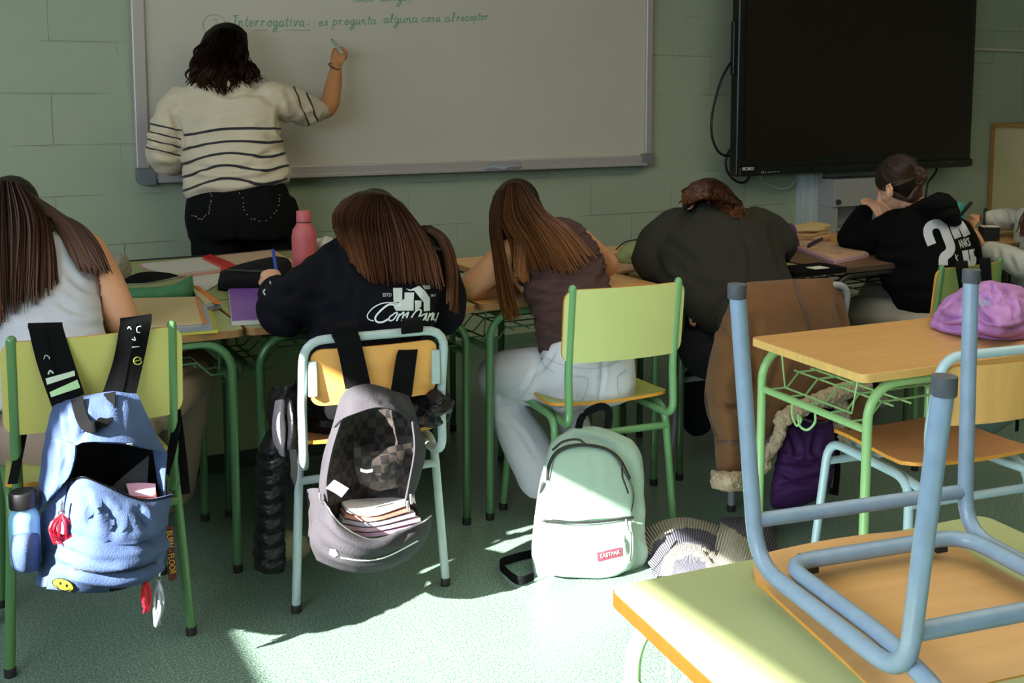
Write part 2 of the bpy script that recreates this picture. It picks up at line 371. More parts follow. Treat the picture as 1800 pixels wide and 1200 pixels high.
# cable duct beside the screen, conduit on the wall
duct = MB(); duct.box((5.0, 5.238, 1.55), (.17, .06, 3.1)); duct.box((5.0, 5.205, 1.55), (.012, .012, 3.1)); duct.box((4.93, 5.205, 1.55), (.012, .008, 3.1))
S0('trim_1', duct, M('duct_plastic', 'bcc6cc', .45, bump=.03))
cdt = MB(); cdt.tube([(6.4, 5.25, 1.74), (7.06, 5.25, 1.74), (7.12, 5.25, 1.73), (7.14, 5.25, 1.66), (7.14, 5.25, 1.3)], .010, 8)
S0('trim_2', cdt, M('conduit_plastic', 'c9c4ae', .5))
# ================================================================ whiteboard
alu = M('board_aluminium', 'b4aeb0', .38, metal=.35, bump=.02, bs=200)
wb = empty('whiteboard', (2.27, 5.24, .985), label='long white dry-erase board in an aluminium frame with green handwriting', cat='whiteboard')
BX0, BX1, BZ0, BZ1 = .800, 3.715, 1.0, 2.30
MB().box(((BX0 + BX1) / 2, 5.243, (BZ0 + BZ1) / 2 + .02), (BX1 - BX0 - .06, .03, BZ1 - BZ0 - .06)).build('writing_surface', M('board_enamel', 'c3beb3', .28, var=.03, vs=3, coat=.2), wb, smooth=False)
fr = MB()
fr.box((BX0 + .03, 5.235, (BZ0 + BZ1) / 2 + .03), (.06, .05, BZ1 - BZ0 - .06)); fr.box((BX1 - .02, 5.235, (BZ0 + BZ1) / 2 + .03), (.045, .05, BZ1 - BZ0 - .06))
fr.box(((BX0 + BX1) / 2, 5.235, BZ1), (BX1 - BX0, .05, .06)); fr.box(((BX0 + BX1) / 2, 5.235, BZ0 + .028), (BX1 - BX0 - .12, .05, .05))
fr.build('frame', alu, wb, smooth=False, bevel=.006)
tr = MB(); tr.box(((BX0 + BX1) / 2 + .01, 5.20, BZ0 - .002), (BX1 - BX0 - .16, .09, .008)); tr.box(((BX0 + BX1) / 2 + .01, 5.157, BZ0 + .004), (BX1 - BX0 - .16, .006, .018))
tr.build('pen_tray', alu, wb, smooth=False, bevel=.002)
for x, s in ((BX0 + .05, 1), (BX1 - .035, -1)):
    c = MB(); n = 8; ring = [(0, 0), (0, .06), (-.0, .06)]
    pts = [(-.05 * s, .06), (.035 * s, .06), (.035 * s, -.018)] + [(-.02 * s - .03 * s * math.sin(t), -.018 + .03 * (1 - math.cos(t))) for t in np.linspace(0, PI / 2, 6)]
    c.loft([[(x + p[0], y, BZ0 + p[1]) for p in pts] for y in (5.262, 5.200)]); c.build('corner_cap', M('corner_plastic', '6f7478', .5), wb, smooth=False, bevel=.003)
# handwriting strokes: unit glyphs, x-height 1
GL = {
 'a': [[(.8, .85), (.4, 1), (.05, .6), (.15, .1), (.5, .05), (.8, .6), (.8, .9), (.8, .2), (1.05, 0)]],
 'c': [[(.75, .8), (.4, 1), (.05, .5), (.3, 0), (.85, .15)]], 'e': [[(.1, .5), (.75, .6), (.6, 1), (.15, .8), (.1, .2), (.45, 0), (.9, .25)]],
 'g': [[(.8, .85), (.4, 1), (.05, .6), (.2, .1), (.6, .15), (.8, .9), (.75, -.6), (.4, -1.1), (.15, -.8), (.5, -.3), (1.05, .1)]],
 'i': [[(.1, .8), (.3, 1), (.3, .2), (.6, 0)], [(.3, 1.4), (.32, 1.48)]], 'l': [[(.1, .2), (.5, 1.3), (.4, 1.9), (.2, 1.5), (.2, .3), (.5, 0)]],
 'm': [[(.05, 1), (.1, 0), (.15, .7), (.45, 1), (.5, 0), (.55, .7), (.85, 1), (.95, .2), (1.2, 0)]], 'n': [[(.05, 1), (.1, 0), (.15, .7), (.5, 1), (.65, .3), (.9, 0)]],
 'o': [[(.5, 1), (.1, .7), (.15, .1), (.6, .05), (.75, .6), (.5, 1), (.9, .85)]], 'p': [[(.05, .9), (.1, 1), (.05, -1.1), (.1, .6), (.5, 1), (.8, .6), (.5, .05), (.15, .2)]],
 'r': [[(.05, .9), (.15, 1), (.15, 0), (.2, .7), (.45, 1), (.75, .9)]], 's': [[(.65, .9), (.3, 1), (.15, .7), (.6, .4), (.5, .02), (.1, .1)]],
 't': [[(.35, 1.7), (.3, .2), (.65, 0)], [(.05, 1.1), (.7, 1.15)]], 'u': [[(.05, 1), (.1, .2), (.4, 0), (.7, .5), (.75, 1), (.75, .2), (1, 0)]], 'v': [[(.05, 1), (.35, 0), (.7, 1), (.95, .9)]],
 'I': [[(.1, 1.9), (.9, 2.0)], [(.5, 1.95), (.45, 0)]], 'q': [[(.8, .85), (.4, 1), (.05, .6), (.2, .1), (.6, .15), (.8, .9), (.75, -1.1)]],
 ':': [[(.2, .2), (.22, .28)], [(.2, .9), (.22, .98)]], '!': [[(.3, 1.9), (.3, .6)], [(.3, .05), (.32, .12)]], '2': [[(.1, 1.5), (.5, 1.9), (.8, 1.4), (.1, 0), (.9, .05)]]}
ink = M('green_marker_ink', '5d9f86', .7)
def write(txt, px0, py0, px1, py1, xh, r=.0023, name='handwriting', mat=ink):
    a = aty(px0, py0, 5.226); b = aty(px1, py1, 5.226); mb = MB(); w = sum(.62 if c == ' ' else (1.25 if c == 'm' else .72 if c in 'ilt:!' else 1.0) for c in txt); k = (b[0] - a[0]) / w; x = a[0]
    for c in txt:
        if c != ' ':
            for st in GL[c]:
                P = [np.array([x + (q[0] * .9 + .12 * q[1]) * k * .95, 5.2275, a[2] + (b[2] - a[2]) * (x - a[0]) / (b[0] - a[0]) + q[1] * xh]) for q in st]
                P = cr(P, max(3, len(P) * 4)); mb.tube(P, r, 5, flat=(1, 1))
        x += k * (.62 if c == ' ' else 1.25 if c == 'm' else .72 if c in 'ilt:!' else 1.0)
    return mb.build(name, mat, wb)
write('Interrogativa', 408, 46, 536, 46, .026); write(':', 540, 46, 550, 46, .026)
write('es', 560, 45, 580, 44, .022); write('pregunta', 585, 44, 662, 42, .024); write('alguna', 674, 40, 735, 39, .024); write('cosa', 741, 38, 775, 38, .022); write('al', 782, 38, 801, 37, .024); write('receptor', 803, 37, 860, 34, .022)
write('times', 618, 3, 660, 2, .026); write('amigos', 668, 2, 728, 0, .026); write('!', 735, 0, 742, 0, .026)
fk = M('faded_marker_ink', 'a9b0a0', .8)
rg = MB(); c0 = aty(377, 44, 5.2275)
rg.tube([c0 + np.array([.055 * math.cos(t), 0, .05 * math.sin(t)]) for t in np.linspace(.3, 6.2, 24)], .0025, 5); rg.build('faded_circle', fk, wb)
write('2', 371, 50, 384, 50, .024, .0022, 'faded_number', fk)
for q in (((445, 53), (468, 53)), ((500, 53), (546, 53))): MB().tube([aty(q[0][0], q[0][1], 5.2275), aty(q[1][0], q[1][1], 5.2275)], .0022, 5).build('underline', fk, wb)
# cloth on the tray
cl = MB(); pillow(cl, [[(855, 291, 5.28), (868, 286, 5.28), (885, 287, 5.28), (905, 285, 5.30), (916, 287, 5.32)], [(851, 296, 5.26), (868, 292, 5.24), (885, 296, 5.24), (900, 291, 5.26), (917, 293, 5.30)], [(853, 299, 5.26), (868, 298, 5.24), (885, 300, 5.24), (903, 298, 5.27), (914, 297, 5.30)]], .012, .02, 16, 12)
co = cl.build('cleaning_cloth', M('grey_cloth', '8c8f99', .9, bump=.4, bs=200)); wrinkle(co, .006, (60, 60, 60)); tag(co, 'crumpled grey cleaning cloth on the whiteboard tray', 'cloth')
# ================================================================ interactive screen
TY = 5.02
tv = empty('display_screen', (5.3, TY, .87), label='large black interactive flat screen hanging on the green wall', cat='screen')
def T(px, py, y=TY): return aty(px, py, y)
xl, xr = T(1294, 310)[0], T(1706, 289)[0]; zb = T(1296, 311)[2]; zt = zb + 1.235
pl = M('black_plastic', '0b0b0c', .35, bump=.02, bs=300)
b = MB(); b.box(((xl + xr) / 2, TY + .035, (zb + zt) / 2), (xr - xl, .07, zt - zb)); b.build('housing', pl, tv, smooth=False, bevel=.012)
b = MB(); b.box(((xl + xr) / 2, TY - .003, (zb + zt) / 2 + .03), (xr - xl - .11, .008, zt - zb - .14)); b.build('glass_panel', M('screen_glass', '1d1109', .38, spec=.35), tv, smooth=False)
b = MB(); b.box(((xl + xr) / 2, TY - .012, zb + .032), (xr - xl - .02, .026, .05)); b.build('lower_bezel', M('bezel_plastic', '0d0d0e', .3), tv, smooth=False, bevel=.006)
b = MB()
for q in ((1305, 294, 1325, 299),): p, q2 = T(q[0], q[1], TY - .028), T(q[2], q[3], TY - .028); b.box((p + q2) / 2, (q2[0] - p[0], .002, .018))
b.build('sticker', M('silver_label', 'b5b5b0', .5), tv, smooth=False)
b = MB(); p = T(1312, 296.5, TY - .030); b.box(p, (.012, .001, .010)); p = T(1322, 296, TY - .030); b.box(p, (.010, .001, .010)); b.build('sticker_mark', pl, tv, smooth=False)
b = MB()
for i, px in enumerate((1339, 1342, 1346, 1352, 1356, 1362, 1368)): p = T(px, 303 - (px - 1339) * .05, TY - .0265); b.box(p, (.006 if i < 2 else .016, .001, .016 if i < 2 else .004))
b.build('front_ports', M('port_grey', '9a9a98', .5), tv, smooth=False)
b = MB()
for px in (1663, 1667, 1670, 1673): b.box(T(px, 285.3, TY - .0265), (.006, .001, .004))
b.build('bezel_icons', MATS['port_grey'], tv, smooth=False)
b = MB(); p = T(1296, 85, TY + .02); b.box((xl - .012, TY + .03, p[2]), (.03, .03, .32)); b.build('side_module', pl, tv, smooth=False, bevel=.006)
b = MB(); b.box(((xl + xr) / 2, 5.175, 1.5), (.7, .17, .5)); b.build('wall_bracket', pl, tv, smooth=False)
cb = M('black_cable', '0c0c0d', .5)
def cable(name, pts, y, r, mat, label):
    P = [aty(p[0], p[1], p[2] if len(p) > 2 else y) for p in pts]; o = MB().tube(cr(P, 48), r, 8).build(name, mat); tag(o, label, 'cable'); return o
cable('cable', [(1296, 100), (1286, 108), (1268, 140), (1253, 195), (1251, 235), (1261, 264), (1277, 274), (1288, 268), (1296, 250), (1299, 240)], 5.13, .0075, cb, 'black cable hanging in a big loop left of the screen')
cable('cable', [(1298, 252), (1284, 262), (1276, 280), (1278, 300), (1289, 315), (1302, 321), (1312, 318), (1318, 308)], 5.16, .0075, cb, 'short black cable loop under the left corner of the screen')
cable('cable', [(1334, 306, 5.07), (1339, 314, 5.1), (1350, 323), (1372, 332), (1388, 329), (1398, 316), (1400, 305), (1400, 298, 5.08)], 5.2, .006, M('white_cable', 'b9b6a4', .5), 'thin white cable curving below the screen')
cable('cable', [(1649, 280, 5.08), (1647, 292), (1645, 302), (1638, 312), (1631, 322), (1628, 340), (1627, 360)], 5.15, .007, cb, 'black cable dropping from under the screen to the desks')
# grey lift cabinet under the screen
MB_ = empty('lift_cabinet', (5.35, 5.15, .2), label='grey metal lift cabinet with a round lock under the screen', cat='cabinet')
gm = M('cabinet_metal', 'a8a5a6', .5, bump=.03)
MB().box((5.32, 5.15, .78), (.55, .19, .18)).build('upper_cover', gm, MB_, smooth=False, bevel=.004)
b = MB(); b.box((5.075, 5.165, .43), (.05, .17, .52)); b.box((5.565, 5.165, .43), (.05, .17, .52)); b.box((5.32, 5.24, .50), (.5, .01, .66)); b.box((5.32, 5.16, .54), (.46, .17, .015)); b.build('column', gm, MB_, smooth=False)
b = MB(); p = aty(1473, 355, 5.05); b.lathe([(.0, 0), (.018, 0), (.018, .012), (.0, .012)], p, 16, R=[[1, 0, 0], [0, 0, -1], [0, 1, 0]]); b.build('lock', M('lock_metal', '6a6a6a', .3, metal=.9), MB_)
sub_mb('inner_cable', [(5.33, 5.14, .69), (5.33, 5.14, .5), (5.34, 5.15, .3)], .008, cb, MB_)
# cream cabinet at the right
cx = aty(1745, 230, 5.24)[0]; cc = empty('storage_cabinet', (cx + .4, 4.8, 0), label='cream storage cabinet with a wooden top at the right end of the wall', cat='cabinet')
crl = M('cream_laminate', 'c2b88c', .6, bump=.03); cwd = M('cabinet_wood', 'a87c42', .5, var=.15, vs=5, stretch=(1, 1, 12))
MB().box((cx + .42, 4.78, .59), (.80, .92, 1.18)).build('body', crl, cc, smooth=False)
for s in (-1, 1): MB().box((cx + .42 + s * .2, 4.312, .62), (.385, .018, 1.1)).build('door', crl, cc, smooth=False)
MB().box((cx + .42, 4.775, 1.196), (.84, .95, .030)).build('top_board', cwd, cc, smooth=False)
MB().box((cx + .015, 5.245, .59), (.025, .022, 1.18)).build('back_edge', cwd, cc, smooth=False)
# ================================================================ teacher's desk
td = empty('teacher_desk', (.9, 4.05, 0), label='long teacher desk with an olive top and a pale front panel behind the student desks', cat='desk')
MB().box((.72, 4.04, .7125), (2.0, 1.0, .025)).build('tabletop', M('olive_laminate', '8a8f5c', .45, var=.08, vs=4, bump=.02), td, smooth=False, bevel=.003)
px1 = aty(785, 700, 3.92)[0]
MB().box(((-.25 + px1) / 2, 3.92, .385), (px1 + .25, .018, .62)).build('modesty_panel', M('pale_panel', 'a3ad84', .6, bump=.03), td, smooth=False)
MB().box(((-.25 + px1) / 2, 3.93, .04), (px1 + .25, .03, .065)).build('foot_rail', M('dark_rail', '2e3a34', .4), td, smooth=False)
MB().box((.72, 4.545, .705), (2.0, .012, .05)).build('rear_edge', M('dark_edge', '1c1a18', .5), td, smooth=False)
for x in (-.24, px1 - .02):
    for y in (3.95, 4.5): sub_mb('leg', [(x, y, .01), (x, y, .69)], .018, MATS['dark_rail'], td)
# ================================================================ student desks
def rslab(w, d, rc, nu=7, nv=7):
    """rounded rectangle outline"""
    out = []
    for sx, sy, a0 in ((1, 1, 0), (-1, 1, 90), (-1, -1, 180), (1, -1, 270)):
        for k in range(6):
            a = math.radians(a0 + k * 18); out.append((sx * (w / 2 - rc) + rc * math.cos(a), sy * (d / 2 - rc) + rc * math.sin(a)))
    return out
def laminate(name, col, var=.04): return M(name, col, .38, var=var, vs=5, bump=.02, bs=90, spec=.4)
def wood(name, col, st=(2, 30, 2)): return M(name, col, .42, var=.10, vs=2.2, stretch=st, bump=.03, bs=60, detail=5)
def desk(c, rz, z, w, d, top, edge, frame, label, hook=True):
    r = empty('student_desk', (c[0], c[1], 0), rz, label, 'desk', 'student desks in the classroom')
    o = rslab(w, d, .025); mb = MB(); n = len(o); V = [(x, y, zz) for zz in (z - .022, z - .0015) for x, y in o] + [(x * .996, y * .996, z) for x, y in o]
    F = [tuple(range(n - 1, -1, -1))] + [(j, (j + 1) % n, n + (j + 1) % n, n + j) for j in range(n)]
    mb.add(V, F + [(n + j, n + (j + 1) % n, 2 * n + (j + 1) % n, 2 * n + j) for j in range(n)], 1); mb.add(V[2 * n:], [tuple(range(n))], 0)
    mb.build('tabletop', [top, edge], r, smooth=False, local=True)
    R = .0125; lx, ly = w / 2 - .035, d / 2 - .018; zt = z - .022 - R
    for nm, y in (('front_frame', -ly), ('rear_frame', ly)):
        P = [(-lx, y, .012)] + [(-lx, y, zt - .09)] + [(-lx + .09 * (1 - math.cos(t)), y, zt - .09 + .09 * math.sin(t)) for t in np.linspace(.2, PI / 2, 7)]
        P = P + [(-p[0], p[1], p[2]) for p in P[::-1]]; fo = MB().tube(P, R, 12, rnd=False).build(nm, frame, r, local=True)
        for x in (-lx, lx): MB().lathe([(0, 0), (.0145, 0), (.0145, .022), (.0135, .024), (0, .024)], (x, y, 0), 12).build('rubber_foot', MATS['rubber'], fo, local=True)
    for x in (-lx, lx): sub_mb('side_rail', [(x, -ly, z - .15), (x, ly, z - .15)], .0105, frame, r, local=True, rnd=False)
    b = MB()
    for i in range(5): y = -ly + .05 + i * (2 * ly - .1) / 4; b.tube([(-lx, y, z - .14), (-lx + .05, y, z - .14), (-lx + .09, y, z - .10), (lx - .09, y, z - .10), (lx - .05, y, z - .14), (lx, y, z - .14)], .003, 6)
    for x in (-lx + .10, -lx + .16, 0, lx - .16, lx - .10): b.tube([(x, -ly + .02, z - .103), (x, ly - .02, z - .103)], .003, 6)
    for x in (-lx + .02, lx - .02): b.tube([(x, -ly + .06, z - .03), (x, -ly + .08, z - .13), (x, ly - .08, z - .13), (x, ly - .06, z - .03)], .003, 6)
    b.build('wire_basket', frame, r, local=True)
    if hook:
        for s in (-1, 1):
            x = s * (lx + .002); P = [(x, -.02, z - .155), (x, -.02, z - .185), (x + s * .018, -.012, z - .205), (x + s * .024, .012, z - .20), (x + s * .018, .026, z - .175), (x + s * .005, .03, z - .19), (x, .055, z - .215), (x, .075, z - .19), (x, .075, z - .155)]
            MB().tube(cr(P, 28), .0035, 6).build('bag_hook', frame, r, local=True)
    return r
M('rubber', '1b1c1d', .6)
gL = laminate('green_laminate', '98a068'); gN = laminate('lime_laminate', 'a3ac7c'); wL = wood('beech_laminate', 'c89a62', (2, 14, 2)); oW = wood('orange_wood_edge', 'd9963c'); pW = wood('pale_wood_edge', 'd8b06a'); worn = M('worn_edge', 'a5713c', .7, var=.5, vs=14, bump=.4, bs=80, col2='8a6a45')
fD = M('green_frame_dark', '3f6440', .3, spec=.5, bump=.02); fG = M('green_frame', '56845a', .3, spec=.5, bump=.02); fL = M('light_green_frame', '8dbb7e', .32, spec=.5, bump=.02); fB = M('dark_steel_frame', '2e2b29', .4)
DF, DD = 3.03, .475
def row_desk(x0, x1, *a, y0=DF, **k): return desk(((x0 + x1) / 2, y0 + DD / 2), 0, .725, x1 - x0, DD, *a, **k)
row_desk(.03, .745, gL, worn, fG, 'green student desk with a worn edge at the left, holding a beige binder')
row_desk(.755, 1.49, gL, worn, fD, 'green student desk under the arms of the girl in the printed black hoodie')
row_desk(1.505, 2.235, wL, worn, fG, 'wood-topped student desk where the girl in the brown top leans')
row_desk(2.28, 2.99, gL, worn, fD, 'green-topped student desk in front of the charcoal sweater')
row_desk(3.02, 3.74, wood('brown_top', '6a4f3c'), M('brown_edge', '4b3a33', .5), fB, 'dark brown desk with black legs beside the black hoodie with numbers')
row_desk(1.80, 2.43, wL, worn, fD, 'wood-topped desk pushed behind, carrying the sage pencil case', y0=3.515, hook=False)
row_desk(2.44, 3.14, wL, worn, fD, 'wood-topped desk pushed behind the green one in front of the curly hair', y0=3.515, hook=False)
row_desk(3.15, 3.86, wL, worn, fB, 'wood-topped desk behind the dark brown one, by the grey cabinet', y0=3.515, hook=False)
row_desk(4.25, 4.95, wL, worn, fB, 'wood-topped desk under the white sleeves at the far right', y0=3.2, hook=False)
th = math.radians(-4.5); c, s = math.cos(th), math.sin(th)
RD = desk((1.985 + .355 * c - .235 * s, 1.875 + .355 * s + .235 * c), th, .70, .71, .47, wL, pW, fL, 'empty beech-topped desk with a pale green frame, lilac jacket on its corner')
th = math.radians(-6); c, s = math.cos(th), math.sin(th)
ND = desk((.845 + .37 * c + .265 * s, 1.285 + .37 * s - .265 * c), th, .655, .74, .53, gN, wood('near_orange_edge', '8a3c0c'), fL, 'lime green desk in the foreground carrying an upturned chair')
# ================================================================ chairs
def fillet(P, rad, n=6):
    out = [np.array(P[0], float)]
    for i in range(1, len(P) - 1):
        a, b, c = [np.array(p, float) for p in P[i - 1:i + 2]]; u = a - b; v = c - b; lu, lv = np.linalg.norm(u), np.linalg.norm(v); r = min(rad[i - 1] if not np.isscalar(rad) else rad, lu * .48, lv * .48)
        p, q = b + u / lu * r, b + v / lv * r
        for t in np.linspace(0, 1, n): out.append((1 - t) ** 2 * p + 2 * t * (1 - t) * b + t * t * q)
    out.append(np.array(P[-1], float)); return out
def slab(mb, w, h, rc, t, f, nu=16, nv=14, m=(0, 1, 2)):
    """rounded panel mapped by f(u,v,offset)"""
    vs = np.concatenate([-h / 2 + rc * (1 - np.cos(np.linspace(0, PI / 2, 5))), np.linspace(-h / 2 + rc, h / 2 - rc, nv - 8)[1:-1], h / 2 - rc * (1 - np.cos(np.linspace(PI / 2, 0, 5)))])
    A = []; B = []
    for v in vs:
        e = max(0, abs(v) - (h / 2 - rc)); hw = w / 2 - rc + math.sqrt(max(0, rc * rc - e * e))
        for u in np.linspace(-hw, hw, nu): A.append(f(u, v, t / 2)); B.append(f(u, v, -t / 2))
    k = len(vs); n = k * nu; V = A + B; F0 = []; F2 = []; F1 = []
    for i in range(k - 1):
        for j in range(nu - 1):
            q = (i * nu + j, i * nu + j + 1, (i + 1) * nu + j + 1, (i + 1) * nu + j); F0.append(q); F2.append(tuple(x + n for x in q[::-1]))
    bd = [j for j in range(nu)] + [i * nu + nu - 1 for i in range(1, k)] + [(k - 1) * nu + j for j in range(nu - 2, -1, -1)] + [i * nu for i in range(k - 2, 0, -1)]
    for q in range(len(bd)): x, y = bd[q], bd[(q + 1) % len(bd)]; F1.append((y, x, x + n, y + n))
    mb.add(V, F0, m[0]); o = sum(len(a) for a in mb.v) - len(V)
    for q in F1: mb.f.append(tuple(i + o for i in q)); mb.mi.append(m[1])
    for q in F2: mb.f.append(tuple(i + o for i in q)); mb.mi.append(m[2])
def chair(c, rz, frame, top, edge, back, arch, label, rot=None, z=0, foot='rubber', ry=-.20, sy=0):
    r = empty('school_chair', (c[0], c[1], z), rz, label, 'chair', 'school chairs in the classroom', rot=rot); R = .0122; H = .44
    for s in (-1, 1):
        P = fillet([(s * .212, .205, .012), (s * .190, .170, H - .022), (s * .190, -.170, H - .022), (s * .213, ry, .012 if ry > -.22 else .040)], .06); fr_o = MB().tube(P, R, 12, rnd=False).build('side_leg_frame', frame, r, local=True)
        for y in (.205, ry): MB().lathe([(0, 0), (.0142, 0), (.0142, .02), (.0132, .022), (0, .022)], (s * .2125, y, 0 if y > -.22 else .028), 12).build('rubber_foot', MATS[foot], fr_o, local=True)
    for y in (.178, -.178): sub_mb('cross_bar', [(-.195, y, H - .085), (.195, y, H - .085)], .0118, frame, r, local=True, rnd=False)
    zt = .83 if not arch else .76; hb = .178 if not arch else .192
    side = lambda s: [(s * hb, -.262, zt), (s * hb, -.235, .57), (s * hb, -.245, H - .035), (s * .162, -.10, H - .032), (s * .162, .14, H - .030)]
    L = side(-1); Rr = side(1)
    P = L + Rr[::-1]
    if arch:
        P = [(0, -.272, zt)] + [(-hb, -.272, zt)] + L[1:] + Rr[:0:-1] + [(hb, -.272, zt), (0, -.272, zt)]; rad = [.06, .03, .05, .05, .05, .05, .05, .05, .03, .06]
    else: rad = [.03, .05, .05, .05, .05, .05, .05, .03]
    MB().tube(fillet(P, rad), R, 12, rnd=not arch).build('back_frame', frame, r, local=True)
    mb = MB()
    if arch:
        def f(u, v, o): return (u, -.250 - .0 + o + .020 * math.cos(u / .17 * PI / 2) * -1 - (v) * .12, .655 + v)
        slab(mb, .345, .155, .03, .008, f)
        mb.build('backrest', [back, edge, back], r, local=True)
        for s in (-1, 1): MB().box((s * .168, -.262, .655), (.024, .014, .095)).build('fixing_plate', frame, r, smooth=False, bevel=.004, local=True)
    else:
        def f(u, v, o): return (u, -.247 + o + .022 * (1 - (u / .2) ** 2) * -1 - (v) * .10, .715 + v)
        slab(mb, .405, .225, .035, .009, f); mb.build('backrest', [back, edge, back], r, local=True)
    mb = MB()
    def g(u, v, o):
        k = 1 - .06 * (v / .19); return (u * k, v + sy, H + .004 + o + .010 * (u / .19) ** 2 - .012 * max(0, v - .12) / .07 - (.012 * max(0, -v - .13) / .06) * -1)
    slab(mb, .385, .385, .05, .010, g, m=(0, 1, 2)); st_o = mb.build('seat', [top, edge, MATS.get('beech_laminate')], r, local=True)
    for x in (-.15, .15):
        for y in (-.14, .14): MB().lathe([(0, 0), (.007, 0), (.006, .0025), (0, .003)], (x, y, H + .012), 8).build('rivet', M('rivet_metal', '6a6258', .4, metal=.8), st_o, local=True)
    if rot:
        for x in (-.162, .162):
            MB().box((x * .72, .146, H - .022), (.020, .026, .022)).build('plastic_clip', MATS['rubber'], r, smooth=False, local=True)
    return r
cG = M('chair_green', '557f4e', .3, spec=.5, bump=.02); cGl = M('chair_light_green', '6d9f6c', .3, spec=.5); cB = M('chair_blue_grey', 'a2b3b4', .35, spec=.5, bump=.02, var=.06, vs=30); cY = M('chair_steel_grey', '8c8f92', .35, spec=.5); cLB = M('chair_pale_blue', 'a8c3cf', .32, spec=.5); cN = M('chair_sky_blue', '8299af', .33, spec=.5, var=.08, vs=40)
ply = laminate('lime_plywood', 'bdb865'); ora = wood('orange_plywood', 'e0a052', (3, 3, 12)); se = wood('seat_orange', 'bf865a', (2, 14, 2))
M('cap_grey', '4a4e55', .5)
CH1 = chair((.30, 2.935), 0, cG, laminate('olive_seat', '9aa35a'), oW, ply, False, 'green chair with a lime backrest carrying the blue denim backpack')
CH2 = chair((1.02, 2.90), math.radians(-6), cB, se, oW, ora, True, 'blue-grey chair with an orange plywood back carrying the open black backpack')
CH3 = chair((1.81, 2.88), math.radians(-6), cGl, MATS['olive_seat'], oW, laminate('pale_lime_plywood', 'c3c986'), False, 'green chair with a pale lime backrest under the girl in white jeans')
CH4 = chair((2.52, 2.90), math.radians(-6), cY, se, oW, ora, True, 'grey-framed chair hidden under the brown sheepskin jacket')
CH5 = chair((3.34, 2.90), math.radians(2), cG, MATS['olive_seat'], oW, laminate('moss_plywood', '8fa05a'), False, 'green chair behind the black hoodie with numbers, black straps on its back')
CH5.scale = (.93, .93, .93)
CH6 = chair((2.34, 1.98), math.radians(-9), cLB, se, oW, wood('pale_plywood', 'e3b36c', (14, 3, 2)), True, 'empty pale blue chair with a light plywood back at the beech desk')
CH7 = chair((1.20, .98), 0, cN, se, oW, ora, True, 'sky-blue chair turned upside down on the lime desk, legs pointing up', rot=(PI, 0, PI - math.radians(10)), z=1.109, foot='cap_grey', ry=-.240, sy=.035)
# ================================================================ people
def nrm(v): v = np.array(v, float); return v / (np.linalg.norm(v) + 1e-12)
def perp(a, t): return nrm(a - t * (np.dot(a, t)))
def torso(mb, secs, right=None, n=28, m=22):
    """elliptic sections (px,py,d,half width,half depth) blended into one trunk"""
    A = cr([list(at(s[0], s[1], s[2])) + [s[3], s[4]] for s in secs], m); R = nrm(RGT if right is None else right); rings = []
    for i in range(m):
        T = nrm(A[min(i + 1, m - 1)][:3] - A[max(i - 1, 0)][:3]); a = perp(R, T); b = np.cross(T, a)
        rings.append([A[i][:3] + a * A[i][3] * math.cos(k * 2 * PI / n) + b * A[i][4] * math.sin(k * 2 * PI / n) for k in range(n)])
    return mb.loft(rings)
def limb(mb, pts, rad, n=14, m=None, world=False, flat=None):
    P = [np.array(p, float) if world else at(*p) for p in pts]; m = m or 5 * len(P)
    A = cr([list(p) + [r] for p, r in zip(P, rad)], m); return mb.tube(A[:, :3], A[:, 3], n, flat=flat)
HEADS = []
def cap(mb, long=True):
    q, R, s = HEADS[-1]
    mb.ell(q(0, -.024, .036), [v * s for v in (.078, .088, .088)], R, 24, 16)
    if long:
        for k in (-1, 1): mb.ell(q(k * .048, -.022, -.035), [v * s for v in (.036, .058, .078)], R, 14, 12)
def head(mb, c, f, u, s=1.0):
    f = nrm(f); u = perp(np.array(u, float), f); r = np.cross(f, u); R = np.stack([r, f, u], 1); q = lambda a, b, d: np.array(c) + (r * a + f * b + u * d) * s
    k = lambda *x: [v * s for v in x]
    mb.ell(q(0, -.012, .022), k(.075, .094, .095), R, 22, 14); mb.ell(q(0, .028, -.035), k(.060, .062, .070), R); mb.ell(q(0, .055, -.085), k(.030, .028, .022), R)
    mb.ell(q(0, .070, .028), k(.055, .022, .016), R)
    mb.tube([q(0, .082, .012), q(0, .094, -.008), q(0, .106, -.028), q(0, .090, -.036)], k(.008, .010, .013, .010), 8)
    mb.ell(q(.010, .090, -.034), k(.009, .009, .007), R, 8, 6); mb.ell(q(-.010, .090, -.034), k(.009, .009, .007), R, 8, 6)
    mb.ell(q(0, .084, -.056), k(.024, .013, .006), R, 10, 6); mb.ell(q(0, .082, -.066), k(.021, .013, .007), R, 10, 6)
    for sd in (-1, 1): mb.ell(q(sd * .035, .062, -.022), k(.026, .024, .026), R, 10, 8); ear(mb, q(sd * .076, -.004, -.012), r * sd, f, u, s)
    HEADS.append((q, R, s)); return q, R
def ear(mb, c, o, f, u, s):
    P = [c + (f * a + u * b) * s + o * e * s for a, b, e in ((.006, -.026, 0), (-.006, -.010, .008), (-.014, .012, .010), (-.004, .028, .008), (.010, .022, .002), (.010, .004, 0))]
    mb.tube(P, .0045 * s, 6); mb.ell(c + o * .002, (.010 * s, .014 * s, .022 * s), np.stack([o, f, u], 1), 8, 6)
def eyes(q, par, s=1.0):
    for sd in (-1, 1):
        MB().ell(q(sd * .031, .072, .004), (.013 * s,) * 3, None, 12, 8).build('eye', M('eye_white', 'd8d2c8', .3), par)
